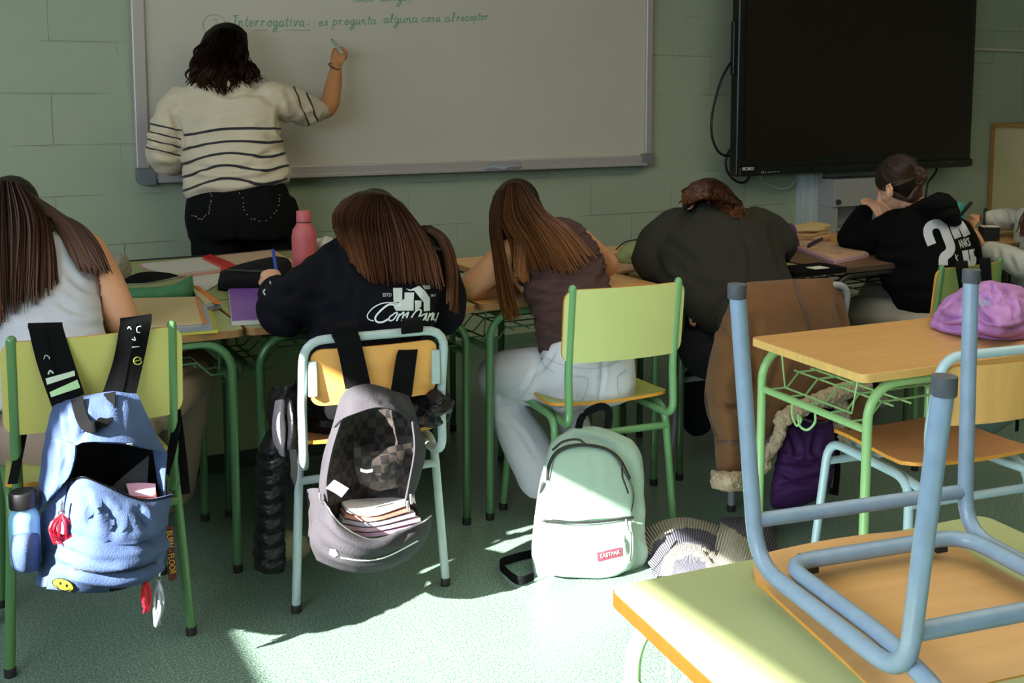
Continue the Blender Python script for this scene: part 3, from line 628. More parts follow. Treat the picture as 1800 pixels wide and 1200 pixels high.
def hand(mb, w, d, nrml, s=.9, curl=.5, side=1, thumb=(.55, .62, .25), spread=.10, curls=None):
    d = nrm(d); N = perp(np.array(nrml, float), d); A = np.cross(d, N); w = np.array(w, float)
    mb.tube([w - d * .02 * s, w + d * .015 * s, w + d * .055 * s, w + d * .088 * s], [.021 * s, .023 * s, .030 * s, .031 * s], 14, flat=(1.28, .46), side=A)
    for i, L in enumerate((.072, .080, .075, .060)):
        o = (i - 1.5) * .0195 * s * side; b = w + d * (.088 - abs(i - 1.2) * .004) * s + A * o; dd = nrm(d + A * o * spread * 60 * .3); P = [b - dd * .012 * s, b]; c = curls[i] if curls else curl; ang = 0
        for j, fr in enumerate((.45, .32, .23)):
            ang += c * (.9, 1.1, .8)[j]; P.append(P[-1] + (dd * math.cos(ang) + N * math.sin(ang)) * L * fr * s)
        mb.tube(P, [.0098 * s, .0098 * s, .0090 * s, .0085 * s, .0076 * s], 9)
    b = w + d * .022 * s - A * .026 * s * side * -1 * -1; t = nrm(d * thumb[0] - A * side * thumb[1] + N * thumb[2]); t2 = nrm(t + d * .5 + N * .15)
    mb.tube([b, b + t * .036 * s, b + t * .036 * s + t2 * .030 * s, b + t * .036 * s + nrm(t2 + d * .3) * .056 * s], [.014 * s, .0125 * s, .0105 * s, .0085 * s], 9)
def hairmat(name, dark, light, rough=.5):
    m = M(name, dark, rough, spec=.25); N, L, b = nodes(m)
    a = N.new('ShaderNodeAttribute'); a.attribute_name = 'tint'; mx = N.new('ShaderNodeMix'); mx.data_type = 'RGBA'; mx.inputs[6].default_value = srgb(dark); mx.inputs[7].default_value = srgb(light)
    L.new(a.outputs['Fac'], mx.inputs[0]); L.new(mx.outputs[2], b.inputs['Base Color']); b.inputs['Anisotropic'].default_value = .5
    return m
def tree_of(o): return bvhtree.BVHTree.FromPolygons([Vector(v) for v in vco(o)], [tuple(p.vertices) for p in o.data.polygons])
def surfaces(par): return [tree_of(c) for c in par.children if c.name.split('.')[0] in ('body', 'sweater', 'tank_top', 'hoodie', 'brown_top', 'sweatshirt', 'hood')]
def tuck(par, gap=.012):
    """keep the body just inside the clothes it wears"""
    bo = [c for c in par.children if c.name.split('.')[0] == 'body'][0]; cl = [tree_of(c) for c in par.children if c.name.split('.')[0] in ('sweater', 'tank_top', 'hoodie', 'brown_top', 'sweatshirt', 'trousers', 'jeans')]
    V = vco(bo); 
    for i, p in enumerate(V):
        r = p - EYE; L = np.linalg.norm(r); r = Vector(r / L)
        for t in cl:
            h = t.ray_cast(Vector(EYE), r)
            if h[0] is not None and -.13 < L - h[3] < gap: V[i] = EYE + np.array(r) * (h[3] + gap)
    setco(bo, V)
def hair(par, mat, base, guides, n=200, r=.0042, jit=5, dj=.02, wave=0, ombre=.5, seg=16, seed=1, wf=3.0, extra=None, lift=.012, trim=.12, name='hair', flat=(1.9, .55), clamp=True, longcap=True):
    """long hair: padded base shapes plus individual locks that run along the guides"""
    rs = random.Random(seed); mb = MB(); tint = []; trees = surfaces(par) if clamp else []
    for rows, fr, bk in base: pillow(mb, rows, fr, bk, 22, 22); tint += [0.0] * len(mb.v[-1])
    cap(mb, longcap); tint += [0.0] * (sum(len(a) for a in mb.v) - len(tint))
    if extra: extra(mb); tint += [0.45] * (sum(len(a) for a in mb.v) - len(tint))
    if clamp: trees.append(bvhtree.BVHTree.FromPolygons([Vector(v) for v in np.concatenate(mb.v)], mb.f))
    for gs, k in (guides if isinstance(guides[0], tuple) else [(guides, n)]):
        G = [cr(np.array(g, float), seg) for g in gs]
        for _ in range(k):
            x = rs.random() * (len(G) - 1); i = min(int(x), len(G) - 2); f = x - i; P = G[i] * (1 - f) + G[i + 1] * f
            e = 1 - rs.random() * trim; P = cr(P, np.linspace(0, e, seg)); a = rs.uniform(-jit, jit); a2 = rs.uniform(-jit, jit); ph = rs.uniform(0, 6.28); z = rs.uniform(0, dj) ; amp = wave * rs.uniform(.6, 1.3)
            X = []
            for j in range(seg):
                t = j / (seg - 1); x = P[j][0] + a * (.35 + .65 * t) + a2 * t * t + amp * math.sin(ph + t * wf * 6.28) * min(1, t * 2.5); y = P[j][1] + a * .2; d = P[j][2]
                for tr in trees:
                    rr_ = ray(x, y); h = tr.ray_cast(Vector(EYE), Vector(rr_).normalized())
                    if h[0] is not None: dh = h[3] / np.linalg.norm(rr_); d = min(d, dh) if d - dh < .25 else d
                X.append([x, y, d])
            X = np.array(X); D = X[:, 2].copy()
            for _q in range(3): D = np.minimum(D, np.convolve(np.pad(D, 1, mode='edge'), [.25, .5, .25], 'valid'))
            W = [at(X[j][0], X[j][1], D[j] - lift * .6 - z * (1 - .4 * j / (seg - 1)) * .8 + amp * .0012 * math.cos(ph + j / (seg - 1) * wf * 6.28)) for j in range(seg)]
            rr = r * rs.uniform(.6, 1.35); c0 = sum(len(q) for q in mb.v)
            mb.tube(W, [rr * (.5 + .5 * min(1, 6 * j / seg)) * (1 if j < seg * .7 else max(.22, (seg - j) / (seg * .3))) for j in range(seg)], 5, flat=flat)
            k2 = sum(len(q) for q in mb.v) - c0; tn = rs.random() * .35
            for q in range(k2): t = (q // 5) / (k2 / 5); tint.append(min(1, tn + ombre * t ** 1.4 * (.6 + .8 * rs.random() * .5)))
    mb.at['tint'] = tint; return mb.build(name, mat, par)
def cloth(name, mb, mat, par, vox=.009, sm=8, wr=.004, ws=(10, 10, 10), seed=0, cre=None, ca=.006, cw=6):
    o = mb.build(name, mat, par); remesh(o, vox, sm)
    if wr: wrinkle(o, wr, ws, seed)
    if cre: creases(o, cre, ca, cw)
    return o
SK = M('skin', 'c48d6a', .55, var=.06, vs=9, bump=.05, bs=200); SKt = M('skin_tan', 'b87d50', .55, var=.06, vs=9, bump=.05, bs=200); SKp = M('skin_pale', 'cf9c7e', .55, var=.06, vs=9, bump=.05, bs=200)
def set_attr(o, name, vals):
    A = o.data.attributes.new(name, 'FLOAT', 'POINT'); A.data.foreach_set('value', np.asarray(vals, float))
# ---------------------------------------------------------------- teacher at the board
T0 = empty('person', (1.2, 4.85, 0), label='person standing and writing on the whiteboard, cream striped sweater and black jeans', cat='person')
b = MB(); HC = at(405, 98, 4.88); q, R = head(b, HC, (.62, .78, -.02), (0, 0, 1), .98)
limb(b, [(398, 125, 4.82), (398, 165, 4.80)], [.052, .058])
torso(b, [(400, 160, 4.80, .12, .06), (398, 185, 4.80, .18, .09), (408, 250, 4.80, .165, .10), (415, 330, 4.80, .17, .11), (420, 380, 4.80, .185, .12)])
for x in (1.07, 1.31): b.tube([(x, 4.80, .86), (x, 4.81, .50), (x, 4.78, .09)], [.095, .062, .045], 14); b.tube([(x, 4.74, .05), (x, 4.85, .045), (x, 4.98, .03)], [.04, .042, .032], 12)
limb(b, [(488, 180, 4.82), (530, 190, 4.95), (574, 190, 5.06), (586, 150, 5.14), (591, 118, 5.19)], [.055, .050, .046, .040, .027])
hand(b, at(591, 117, 5.19), at(600, 85, 5.22) - at(591, 117, 5.19), (.45, .85, .05), .92, curl=1.0, side=-1, thumb=(.95, .25, .45), curls=[.80, 1.05, 1.2, 1.3])
limb(b, [(315, 185, 4.82), (292, 235, 4.76), (290, 272, 4.80), (318, 292, 4.95)], [.052, .045, .042, .034]); hand(b, at(318, 292, 4.95), (.8, .5, -.1), (0, 0, -1), .9, .6, 1)
o = b.build('body', SKt, T0); remesh(o, .0045, 4); eyes(q, T0)
mb = MB(); torso(mb, [(402, 146, 4.81, .085, .07), (399, 158, 4.80, .16, .095), (397, 178, 4.80, .232, .115), (400, 205, 4.79, .238, .135), (406, 240, 4.79, .225, .145), (411, 275, 4.79, .225, .155), (416, 308, 4.79, .240, .165), (419, 326, 4.79, .240, .165), (421, 337, 4.79, .225, .15)])
limb(mb, [(318, 182, 4.80), (296, 215, 4.77), (287, 250, 4.75), (292, 276, 4.80), (312, 288, 4.93)], [.080, .075, .074, .078, .055])
limb(mb, [(478, 176, 4.82), (505, 182, 4.88), (535, 193, 4.96), (558, 196, 5.02)], [.088, .082, .076, .056])
sm = M('striped_knit', 'c4b8a2', .9, sheen=.1); N_, L_, b_ = nodes(sm)
a_ = N_.new('ShaderNodeAttribute'); a_.attribute_name = 'st'; fr_ = N_.new('ShaderNodeMath'); fr_.operation = 'FRACT'; L_.new(a_.outputs['Fac'], fr_.inputs[0]); lt_ = N_.new('ShaderNodeMath'); lt_.operation = 'LESS_THAN'; lt_.inputs[1].default_value = .20; L_.new(fr_.outputs[0], lt_.inputs[0])
g_ = N_.new('ShaderNodeMath'); g_.operation = 'GREATER_THAN'; g_.inputs[1].default_value = 0; L_.new(a_.outputs['Fac'], g_.inputs[0]); mm_ = N_.new('ShaderNodeMath'); mm_.operation = 'MULTIPLY'; L_.new(lt_.outputs[0], mm_.inputs[0]); L_.new(g_.outputs[0], mm_.inputs[1])
mx_ = N_.new('ShaderNodeMix'); mx_.data_type = 'RGBA'; mx_.inputs[6].default_value = srgb('c4b8a2'); mx_.inputs[7].default_value = srgb('26242a'); L_.new(mm_.outputs[0], mx_.inputs[0]); L_.new(mx_.outputs[2], b_.inputs['Base Color'])
nn_ = N_.new('ShaderNodeTexNoise'); nn_.inputs['Scale'].default_value = 260; bp_ = N_.new('ShaderNodeBump'); bp_.inputs['Strength'].default_value = .25; bp_.inputs['Distance'].default_value = .004; L_.new(nn_.outputs[0], bp_.inputs['Height']); L_.new(bp_.outputs[0], b_.inputs['Normal'])
o = mb.build('sweater', sm, T0); remesh(o, .009, 6)
V = vco(o); Q = proj(V); st = np.full(len(V), -1.0); py = Q[:, 1] + (Q[:, 0] - 410) * .07 + 3.0 * np.sin(Q[:, 0] * .035) + np.clip((Q[:, 1] - 235) / 60, 0, 1) * (7 * np.sin((Q[:, 0] - 340) * .032) + 10 * np.exp(-((Q[:, 0] - 500) / 26) ** 2))
body = (Q[:, 0] > 318) & (Q[:, 0] < 506); st[body] = np.clip((py[body] - 226) / 23.5 + 1, .5, 5.5)
la = (Q[:, 0] <= 318); st[la] = (Q[la, 1] - (Q[la, 0] - 290) * .25 - 222) / 14.5 + 1; st[la] = np.clip(st[la], .5, 4.5)
ra = (Q[:, 0] > 506); s2 = (Q[:, 0] - 506) * .85 + (Q[:, 1] - 190) * -.35; st[ra] = np.clip((s2[ra] - 20) / 15. + 1, .5, 2.5)
set_attr(o, 'st', st)
wrinkle(o, .010, (8, 8, 16), 3); creases(o, [[(330, 290), (400, 300), (480, 285)], [(335, 312), (420, 318), (500, 300)], [(495, 180), (490, 215), (495, 245)], [(300, 190), (312, 220), (322, 250)], [(276, 248), (300, 256), (320, 252)], [(274, 268), (295, 274), (318, 268)], [(505, 170), (520, 200), (512, 215)], [(525, 180), (545, 205)], [(470, 240), (500, 262)], [(440, 285), (500, 255)]], .010, 5)
mb = MB(); torso(mb, [(420, 318, 4.79, .20, .13), (420, 345, 4.79, .228, .155), (420, 385, 4.79, .238, .175), (420, 420, 4.79, .225, .16)])
for x in (1.072, 1.318): mb.tube([(x, 4.79, .86), (x, 4.80, .70), (x, 4.81, .48), (x, 4.78, .10)], [.125, .118, .085, .070], 18)
o = cloth('jeans', mb, M('black_denim', '09090b', .9, bump=.2, bs=240, spec=.15), T0, .010, 5, .003, cre=[[(345, 420), (380, 432), (415, 428)], [(430, 430), (470, 436), (505, 425)], [(420, 350), (421, 400), (420, 440)]], ca=.008)
st_ = MB()
for P in ([(372, 340), (370, 360), (366, 375), (352, 384), (338, 378)], [(423, 340), (427, 358), (432, 374), (448, 386), (468, 386), (484, 372), (490, 355), (492, 342)]):
    for x, y in cr(np.array(P, float), 17):
        n2 = vco(o); k = np.argmin(np.abs(proj(n2)[:, 0] - x) + np.abs(proj(n2)[:, 1] - y) + (proj(n2)[:, 2] > 4.79) * 999); st_.ell(n2[k] - nrm(n2[k] - EYE) * .002, (.0032,) * 3, None, 6, 4)
st_.build('pocket_studs', M('stud_metal', 'a8a8a8', .3, metal=.8), T0)
hb = hairmat('black_curly_hair', '080504', '2c1810'); hb.node_tree.nodes['Principled BSDF'].inputs['Specular IOR Level'].default_value = .08
tuck(T0)
hair(T0, hb, [([[(360, 58, 4.82), (378, 44, 4.82), (400, 39, 4.82), (420, 45, 4.83), (434, 58, 4.86)], [(347, 88, 4.78), (370, 75, 4.75), (395, 70, 4.75), (415, 74, 4.79), (436, 88, 4.86)], [(342, 118, 4.80), (370, 112, 4.78), (395, 112, 4.78), (415, 112, 4.82), (428, 115, 4.87)], [(340, 142, 4.79), (365, 145, 4.76), (392, 146, 4.76), (420, 142, 4.80), (448, 138, 4.86)]], .06, .12)],
     [([[(375, 60, 4.82), (350, 90, 4.80), (340, 125, 4.78), (335, 150, 4.77)], [(390, 50, 4.80), (370, 95, 4.76), (362, 130, 4.74), (365, 162, 4.74)], [(400, 50, 4.80), (395, 95, 4.76), (392, 135, 4.74), (396, 170, 4.74)], [(412, 52, 4.82), (418, 95, 4.80), (425, 125, 4.78), (442, 152, 4.78)], [(420, 55, 4.86), (432, 95, 4.86), (445, 120, 4.84), (466, 142, 4.86)]], 150)], r=.0042, jit=6, dj=.02, wave=5, ombre=.8, seed=4, wf=2.2, seg=22)
sub_mb('wristband', [at(588 + 9.5 * math.cos(t), 117 + 3.5 * math.sin(t) + 4 * math.cos(t), 5.175 - .028 * math.sin(t)) for t in np.linspace(0, 6.28, 20)], .0035, M('dark_band', '3a2420', .6), T0)
mk = empty('marker_pen', at(594, 90, 5.2), label='green-capped grey marker held in the raised hand at the board', cat='marker')
MB().tube([at(586, 73, 5.24), at(601, 93, 5.155)], .009, 12).build('barrel', M('marker_grey', '9aa79e', .5), mk)
MB().tube([at(584, 70, 5.262), at(587, 74, 5.235)], .0055, 10).build('tip', M('marker_green', '3d7f66', .5), mk)
# ---------------------------------------------------------------- girl in the white top, far left
P1 = empty('person', (.25, 2.95, 0), label='person with long brown hair in a white sleeveless top at the far left', cat='person')
b = MB(); head(b, at(20, 385, 3.12), (-.1, .72, -.7), (0, .7, .72), .98); limb(b, [(30, 405, 3.08), (42, 430, 3.02)], [.05, .06])
torso(b, [(45, 425, 3.04, .10, .06), (52, 450, 3.02, .165, .085), (66, 510, 2.94, .155, .095), (82, 600, 2.86, .135, .09), (100, 680, 2.83, .15, .10), (110, 735, 2.84, .165, .11)])
limb(b, [(150, 440, 3.02), (182, 490, 2.97), (212, 555, 2.96), (212, 562, 2.98)], [.056, .050, .046, .046]); limb(b, [(212, 560, 2.98), (190, 548, 3.10), (150, 532, 3.22)], [.045, .038, .028]); hand(b, at(150, 532, 3.22), (-.7, .7, 0), (0, 0, -1), .9, .6, 1)
limb(b, [(-35, 450, 3.05), (-60, 530, 3.02), (-40, 545, 3.15)], [.054, .045, .035]); hand(b, at(-40, 545, 3.15), (.6, .8, 0), (0, 0, -1), .9, .6, -1)
limb(b, [(150, 730, 2.86), (335, 650, 3.25), (300, 860, 3.38)], [.075, .055, .038]); limb(b, [(50, 740, 2.86), (60, 650, 3.30), (60, 850, 3.38)], [.075, .055, .038])
o = b.build('body', SK, P1); remesh(o, .006, 4)
mb = MB(); torso(mb, [(50, 436, 3.03, .115, .075), (56, 462, 3.01, .158, .095), (66, 515, 2.94, .166, .105), (78, 580, 2.87, .152, .102), (92, 650, 2.84, .155, .108), (100, 705, 2.83, .165, .115)])
limb(mb, [(95, 408, 3.04), (104, 450, 2.985)], [.022, .03]); limb(mb, [(5, 415, 3.04), (5, 450, 3.0)], [.022, .03])
cloth('tank_top', mb, M('white_ribbed', 'b4b5bd', .9, bump=.15, bs=200), P1, .008, 6, .002, (6, 6, 20), cre=[[(90, 520), (130, 545), (180, 548)], [(80, 550), (130, 575), (185, 572)], [(110, 470), (140, 500), (172, 515)]], ca=.006, cw=6)
mb = MB(); torso(mb, [(105, 722, 2.83, .165, .12), (112, 760, 2.84, .185, .13), (115, 800, 2.86, .18, .12)])
limb(mb, [(165, 750, 2.86), (270, 700, 3.05), (338, 655, 3.28), (332, 668, 3.32)], [.105, .092, .075, .07]); limb(mb, [(338, 655, 3.30), (325, 740, 3.34), (300, 860, 3.38)], [.074, .065, .075]); limb(mb, [(60, 755, 2.86), (50, 690, 3.25), (50, 700, 3.3), (50, 850, 3.38)], [.10, .075, .07, .075])
cloth('trousers', mb, M('beige_trousers', '957f70', .85, bump=.15, bs=160), P1, .010, 6, .004, cre=[[(255, 700), (275, 745), (290, 775)], [(280, 640), (320, 660), (355, 645)], [(130, 740), (170, 760)]], ca=.010)
tuck(P1)
hair(P1, hairmat('dark_brown_hair', '1c110c', '5a3a2a'), [([[(-20, 322, 3.06), (0, 312, 3.06), (25, 315, 3.06), (50, 328, 3.06)], [(-40, 360, 3.08), (0, 350, 3.04), (45, 352, 3.05), (78, 372, 3.10)], [(-45, 400, 3.04), (0, 395, 2.99), (60, 395, 2.99), (100, 402, 3.05)], [(-40, 450, 2.98), (10, 455, 2.93), (60, 450, 2.94), (105, 440, 3.00)], [(-30, 510, 2.92), (10, 515, 2.90), (50, 512, 2.90), (85, 500, 2.93)]], .05, .05)],
     [([[(-30, 330, 3.08), (-50, 400, 3.0), (-50, 470, 2.92), (-20, 600, 2.84)], [(5, 318, 3.08), (5, 390, 2.98), (8, 460, 2.90), (10, 560, 2.83)], [(30, 322, 3.08), (55, 385, 3.0), (55, 450, 2.90), (48, 545, 2.83)], [(45, 335, 3.08), (80, 385, 3.02), (92, 440, 2.93), (102, 505, 2.87)]], 230),
      ([[(60, 350, 3.08), (100, 395, 3.02), (125, 440, 2.94), (150, 485, 2.90)], [(50, 340, 3.08), (118, 392, 3.02), (150, 432, 2.95), (178, 482, 2.90)], [(70, 375, 3.06), (135, 395, 3.03), (170, 430, 2.97), (196, 480, 2.92)]], 110)], r=.0045, jit=7, dj=.03, ombre=.85, seed=11)
# ---------------------------------------------------------------- girl in the printed black hoodie
P2 = empty('person', (1.05, 3.0, 0), label='person with straight brown hair in a black hoodie with large printed letters', cat='person')
b = MB(); head(b, at(662, 404, 3.38), (-.05, .62, -.78), (0, .78, .62), 1.02); limb(b, [(675, 425, 3.36), (682, 440, 3.28)], [.05, .06])
torso(b, [(682, 432, 3.29, .14, .07), (668, 470, 3.2, .16, .09), (650, 560, 3.07, .14, .09), (648, 640, 3.02, .16, .10), (648, 690, 3.03, .165, .11)])
limb(b, [(600, 450, 3.28), (500, 556, 3.04), (482, 505, 3.40)], [.05, .042, .030]); hand(b, at(481, 497, 3.40), at(472, 472, 3.50) - at(481, 497, 3.40), (.1, .1, -1), .85, 1.0, -1, thumb=(.8, .2, .5), curls=[.9, 1.0, 1.2, 1.3])
limb(b, [(758, 440, 3.32), (785, 530, 3.22), (740, 500, 3.55)], [.05, .042, .03]); hand(b, at(740, 500, 3.55), (-.6, .6, 0), (0, 0, -1), .9, .6, 1)
limb(b, [(610, 680, 3.03), (600, 630, 3.45), (605, 820, 3.5)], [.07, .055, .04]); limb(b, [(690, 680, 3.03), (715, 620, 3.45), (710, 800, 3.5)], [.07, .055, .04])
o = b.build('body', SKp, P2); remesh(o, .005, 4)
mb = MB(); torso(mb, [(690, 428, 3.36, .10, .06), (688, 438, 3.33, .165, .08), (678, 462, 3.26, .19, .105), (665, 500, 3.17, .185, .125), (655, 550, 3.08, .178, .13), (650, 610, 3.04, .178, .13), (650, 660, 3.03, .17, .125)])
limb(mb, [(628, 448, 3.30), (585, 478, 3.22), (530, 520, 3.08), (498, 548, 3.04), (494, 540, 3.08)], [.080, .080, .078, .072, .070]); limb(mb, [(498, 548, 3.05), (490, 522, 3.18), (486, 507, 3.28)], [.072, .062, .044])
limb(mb, [(748, 448, 3.32), (770, 485, 3.26), (782, 540, 3.20), (778, 556, 3.20)], [.075, .072, .066, .060]); limb(mb, [(780, 545, 3.20), (760, 520, 3.35), (742, 505, 3.50)], [.062, .055, .045])
limb(mb, [(640, 432, 3.34), (690, 422, 3.33), (738, 432, 3.34)], [.04, .045, .04])
hd2 = cloth('hoodie', mb, M('navy_black_fleece', '0c0d14', .95, bump=.2, bs=260, spec=.12), P2, .009, 6, .007, (8, 8, 10), cre=[[(585, 420), (600, 480), (590, 560)], [(560, 560), (590, 545), (600, 575)], [(470, 545), (520, 572), (560, 575)], [(500, 500), (540, 525), (585, 520)], [(475, 515), (500, 520), (520, 508)], [(620, 500), (610, 560)]], ca=.012, cw=8)
mb = MB(); torso(mb, [(650, 640, 3.04, .165, .125), (650, 680, 3.04, .185, .14), (650, 720, 3.05, .18, .13)]); limb(mb, [(605, 690, 3.04), (600, 650, 3.40), (603, 670, 3.46), (605, 830, 3.5)], [.095, .072, .068, .06]); limb(mb, [(695, 690, 3.04), (712, 640, 3.40), (712, 660, 3.46), (708, 810, 3.5)], [.095, .072, .068, .06])
cloth('trousers', mb, MATS['black_denim'], P2, .011, 5, .004)
pr = M('hoodie_print', 'b9c6cc', .7)
decal('print_letter', [[(691, 506), (707, 506), (707, 531), (692, 531)], [(692, 539), (700, 540.5), (712, 540), (713, 526), (711, 525), (711, 514), (728, 514), (727, 531), (727, 546), (696, 546)]], hd2, pr, P2)
decal('print_letter', [[(714, 507), (721, 509), (728, 506), (737, 502), (742, 506.6), (747, 511), (755.6, 524), (755.6, 546), (745, 547), (745, 531), (731, 514), (728, 510.5), (719, 511)], [(729, 528), (741, 528), (740, 539), (736, 542), (730, 546)], [(742, 501), (755, 501), (756, 508), (747, 508)]], hd2, pr, P2)
text_px('print_word', 'ESTD', [(673, 515), (688, 515), (688, 521), (673, 521)], hd2, pr, P2, sub=5); text_px('print_word', '2017', [(757, 517), (766, 517), (766, 521), (757, 521)], hd2, pr, P2, sub=5)
def ribbon_poly(P, w, n=26):
    A = cr(np.array([[p[0], p[1], p[2] if len(p) > 2 else w] for p in P], float), n); L_, R_ = [], []
    for i in range(n):
        t = A[min(i + 1, n - 1)][:2] - A[max(i - 1, 0)][:2]; t /= np.linalg.norm(t) + 1e-9; m = np.array([-t[1], t[0]]) * A[i][2] / 2; L_.append(A[i][:2] + m); R_.append(A[i][:2] - m)
    return [[tuple(L_[i]), tuple(L_[i + 1]), tuple(R_[i + 1]), tuple(R_[i])] for i in range(n - 1)]
pl2 = []
for P, w in (([(705, 533), (700, 534), (690, 532), (672, 533), (656, 541), (646, 553), (648, 561), (657, 564)], 1.8), ([(707, 536), (698, 537), (684, 535), (670, 545), (660, 557), (662, 565), (672, 566), (684, 560)], 3.2),
             ([(692, 552), (685, 557), (684, 563), (691, 562), (697, 554), (698, 549), (692, 551)], 2.4), ([(697, 564), (703, 551)], 2.8), ([(703, 554), (710, 549), (706, 564)], 2.6), ([(711, 555), (718, 549), (713, 564), (719, 560)], 2.6),
             ([(718, 566), (730, 548), (738, 544), (740, 549), (734, 560), (728, 563)], 2.6), ([(747, 551), (740, 556), (739, 563), (745, 561), (750, 550), (748, 563)], 2.2), ([(751, 564), (756, 550)], 2.2), ([(755, 556), (761, 550), (758, 563)], 2.2), ([(764, 550), (761, 560), (766, 561), (771, 549), (765, 566)], 2.2)):
    decal('print_letter', ribbon_poly(P, w), hd2, M('hoodie_script', 'c9d6da', .6), P2, off=.0035)
decal('sleeve_mark', ribbon_poly([(466, 508), (463, 513), (466, 518)], 2.4, 8) + ribbon_poly([(474, 494), (476, 499)], 2, 5), hd2, pr, P2)
tuck(P2)
hair(P2, hairmat('chestnut_hair', '1e120c', '6e4630'), [([[(598, 354, 3.34), (632, 336, 3.34), (674, 337, 3.34), (708, 356, 3.34)], [(584, 398, 3.30), (625, 375, 3.22), (680, 375, 3.21), (742, 400, 3.26)], [(592, 405, 3.34), (630, 410, 3.22), (690, 415, 3.20), (765, 430, 3.26)], [(608, 420, 3.22), (640, 440, 3.13), (700, 440, 3.12), (780, 440, 3.18)]], .06, .10)],
     [([[(605, 352, 3.38), (588, 380, 3.33), (592, 405, 3.24), (604, 425, 3.16)], [(625, 345, 3.38), (602, 380, 3.33), (612, 420, 3.20), (625, 470, 3.12)], [(650, 342, 3.38), (628, 385, 3.26), (636, 430, 3.14), (652, 500, 3.05)], [(665, 342, 3.38), (670, 385, 3.25), (675, 440, 3.12), (680, 505, 3.04)], [(680, 345, 3.38), (705, 390, 3.26), (722, 440, 3.12), (732, 500, 3.04)], [(695, 352, 3.38), (735, 400, 3.28), (762, 450, 3.14), (778, 510, 3.06)]], 260),
      ([[(740, 400, 3.32), (772, 420, 3.28), (790, 470, 3.18), (790, 540, 3.10)], [(755, 398, 3.32), (786, 425, 3.28), (800, 470, 3.20), (802, 560, 3.11)]], 60)], r=.0046, jit=5, dj=.02, ombre=.8, seed=21, trim=.08)
pn = MB().tube([at(480, 440, 3.56), at(487, 482, 3.48)], .0055, 10).build('pen', M('blue_pen_plastic', '2a3f9a', .3)); tag(pn, 'blue ballpoint pen upright in the hand of the black-hoodie girl', 'pen')
# ---------------------------------------------------------------- girl in the brown top
P3 = empty('person', (1.75, 3.0, 0), label='person in a brown sleeveless top and white flared jeans on the pale lime chair', cat='person')
b = MB(); head(b, at(908, 378, 3.70), (-.15, .75, -.6), (0, .45, .9), .98); limb(b, [(912, 395, 3.64), (930, 418, 3.60)], [.048, .055])
torso(b, [(940, 415, 3.60, .10, .06), (955, 440, 3.56, .145, .085), (990, 500, 3.49, .13, .095), (1010, 560, 3.44, .118, .09), (1022, 605, 3.42, .125, .095), (1032, 660, 3.42, .15, .11)])
limb(b, [(912, 428, 3.55), (868, 470, 3.52), (832, 502, 3.52), (840, 510, 3.54)], [.054, .050, .046, .044]); limb(b, [(834, 505, 3.53), (880, 510, 3.62), (930, 500, 3.74)], [.045, .040, .028]); hand(b, at(930, 500, 3.74), (.9, .3, 0), (0, 0, -1), .9, .5, 1)
limb(b, [(1020, 425, 3.64), (1055, 452, 3.74), (1068, 468, 3.80), (1030, 470, 3.95)], [.046, .040, .038, .030]); hand(b, at(1030, 470, 3.95), (-.8, .5, 0), (0, 0, -1), .9, .5, -1)
limb(b, [(1000, 680, 3.42), (870, 655, 3.64), (962, 815, 3.52)], [.07, .055, .04]); limb(b, [(1060, 670, 3.45), (990, 640, 3.9), (1010, 790, 3.9)], [.07, .055, .04])
o = b.build('body', SK, P3); remesh(o, .005, 4)
mb = MB(); torso(mb, [(945, 412, 3.60, .095, .075), (962, 432, 3.57, .135, .098), (985, 470, 3.53, .145, .108), (998, 510, 3.49, .142, .108), (1008, 550, 3.45, .130, .102), (1016, 592, 3.43, .132, .105), (1018, 600, 3.43, .130, .103)])
tp = cloth('brown_top', mb, M('crinkle_brown', '422a28', .85, bump=.35, bs=160), P3, .006, 4, .010, (10, 10, 46), 5, cre=[[(925, 540), (970, 520), (1030, 525)], [(935, 560), (980, 548), (1050, 545)], [(945, 580), (1000, 570), (1080, 575)], [(930, 510), (960, 515), (985, 500)]], ca=.006, cw=4)
jw = M('white_denim', 'd2d4de', .85, bump=.12, bs=260)
mb = MB(); torso(mb, [(1026, 597, 3.43, .130, .10), (1030, 625, 3.42, .150, .125), (1034, 665, 3.42, .155, .135), (1035, 695, 3.43, .150, .12)])
limb(mb, [(1000, 668, 3.42), (940, 662, 3.50), (885, 658, 3.60), (878, 672, 3.62)], [.105, .098, .082, .078]); limb(mb, [(882, 662, 3.62), (895, 725, 3.58), (926, 785, 3.53), (950, 836, 3.49)], [.080, .070, .078, .080])
limb(mb, [(1060, 665, 3.46), (1020, 650, 3.75), (990, 645, 3.92), (990, 660, 3.94)], [.10, .08, .072, .07]); limb(mb, [(990, 650, 3.93), (1000, 720, 3.92), (1012, 790, 3.9)], [.07, .065, .08])
jn = cloth('jeans', mb, jw, P3, .008, 6, .003, (8, 8, 8), 2, cre=[[(945, 640), (925, 680), (905, 700)], [(940, 660), (960, 640), (975, 620)], [(868, 712), (900, 705), (935, 712)], [(1000, 640), (1004, 680), (990, 715)], [(1056, 600), (1058, 650), (1052, 700)], [(880, 730), (915, 760), (940, 800)]], ca=.007, cw=4)
sm_ = M('denim_seam', 'b4bcc8', .8)
for P in ([(948, 622), (985, 640), (1035, 648), (1075, 640), (1105, 622)], [(1054, 612), (1056, 660), (1050, 705)], [(1008, 661), (1032, 666), (1030, 690), (1018, 708)], [(1085, 662), (1086, 685), (1090, 695)], [(1085, 662), (1102, 650)], [(951, 612), (955, 640), (975, 655)]):
    decal('seam', ribbon_poly(P, 1.6, 18), jn, sm_, P3, off=.002)
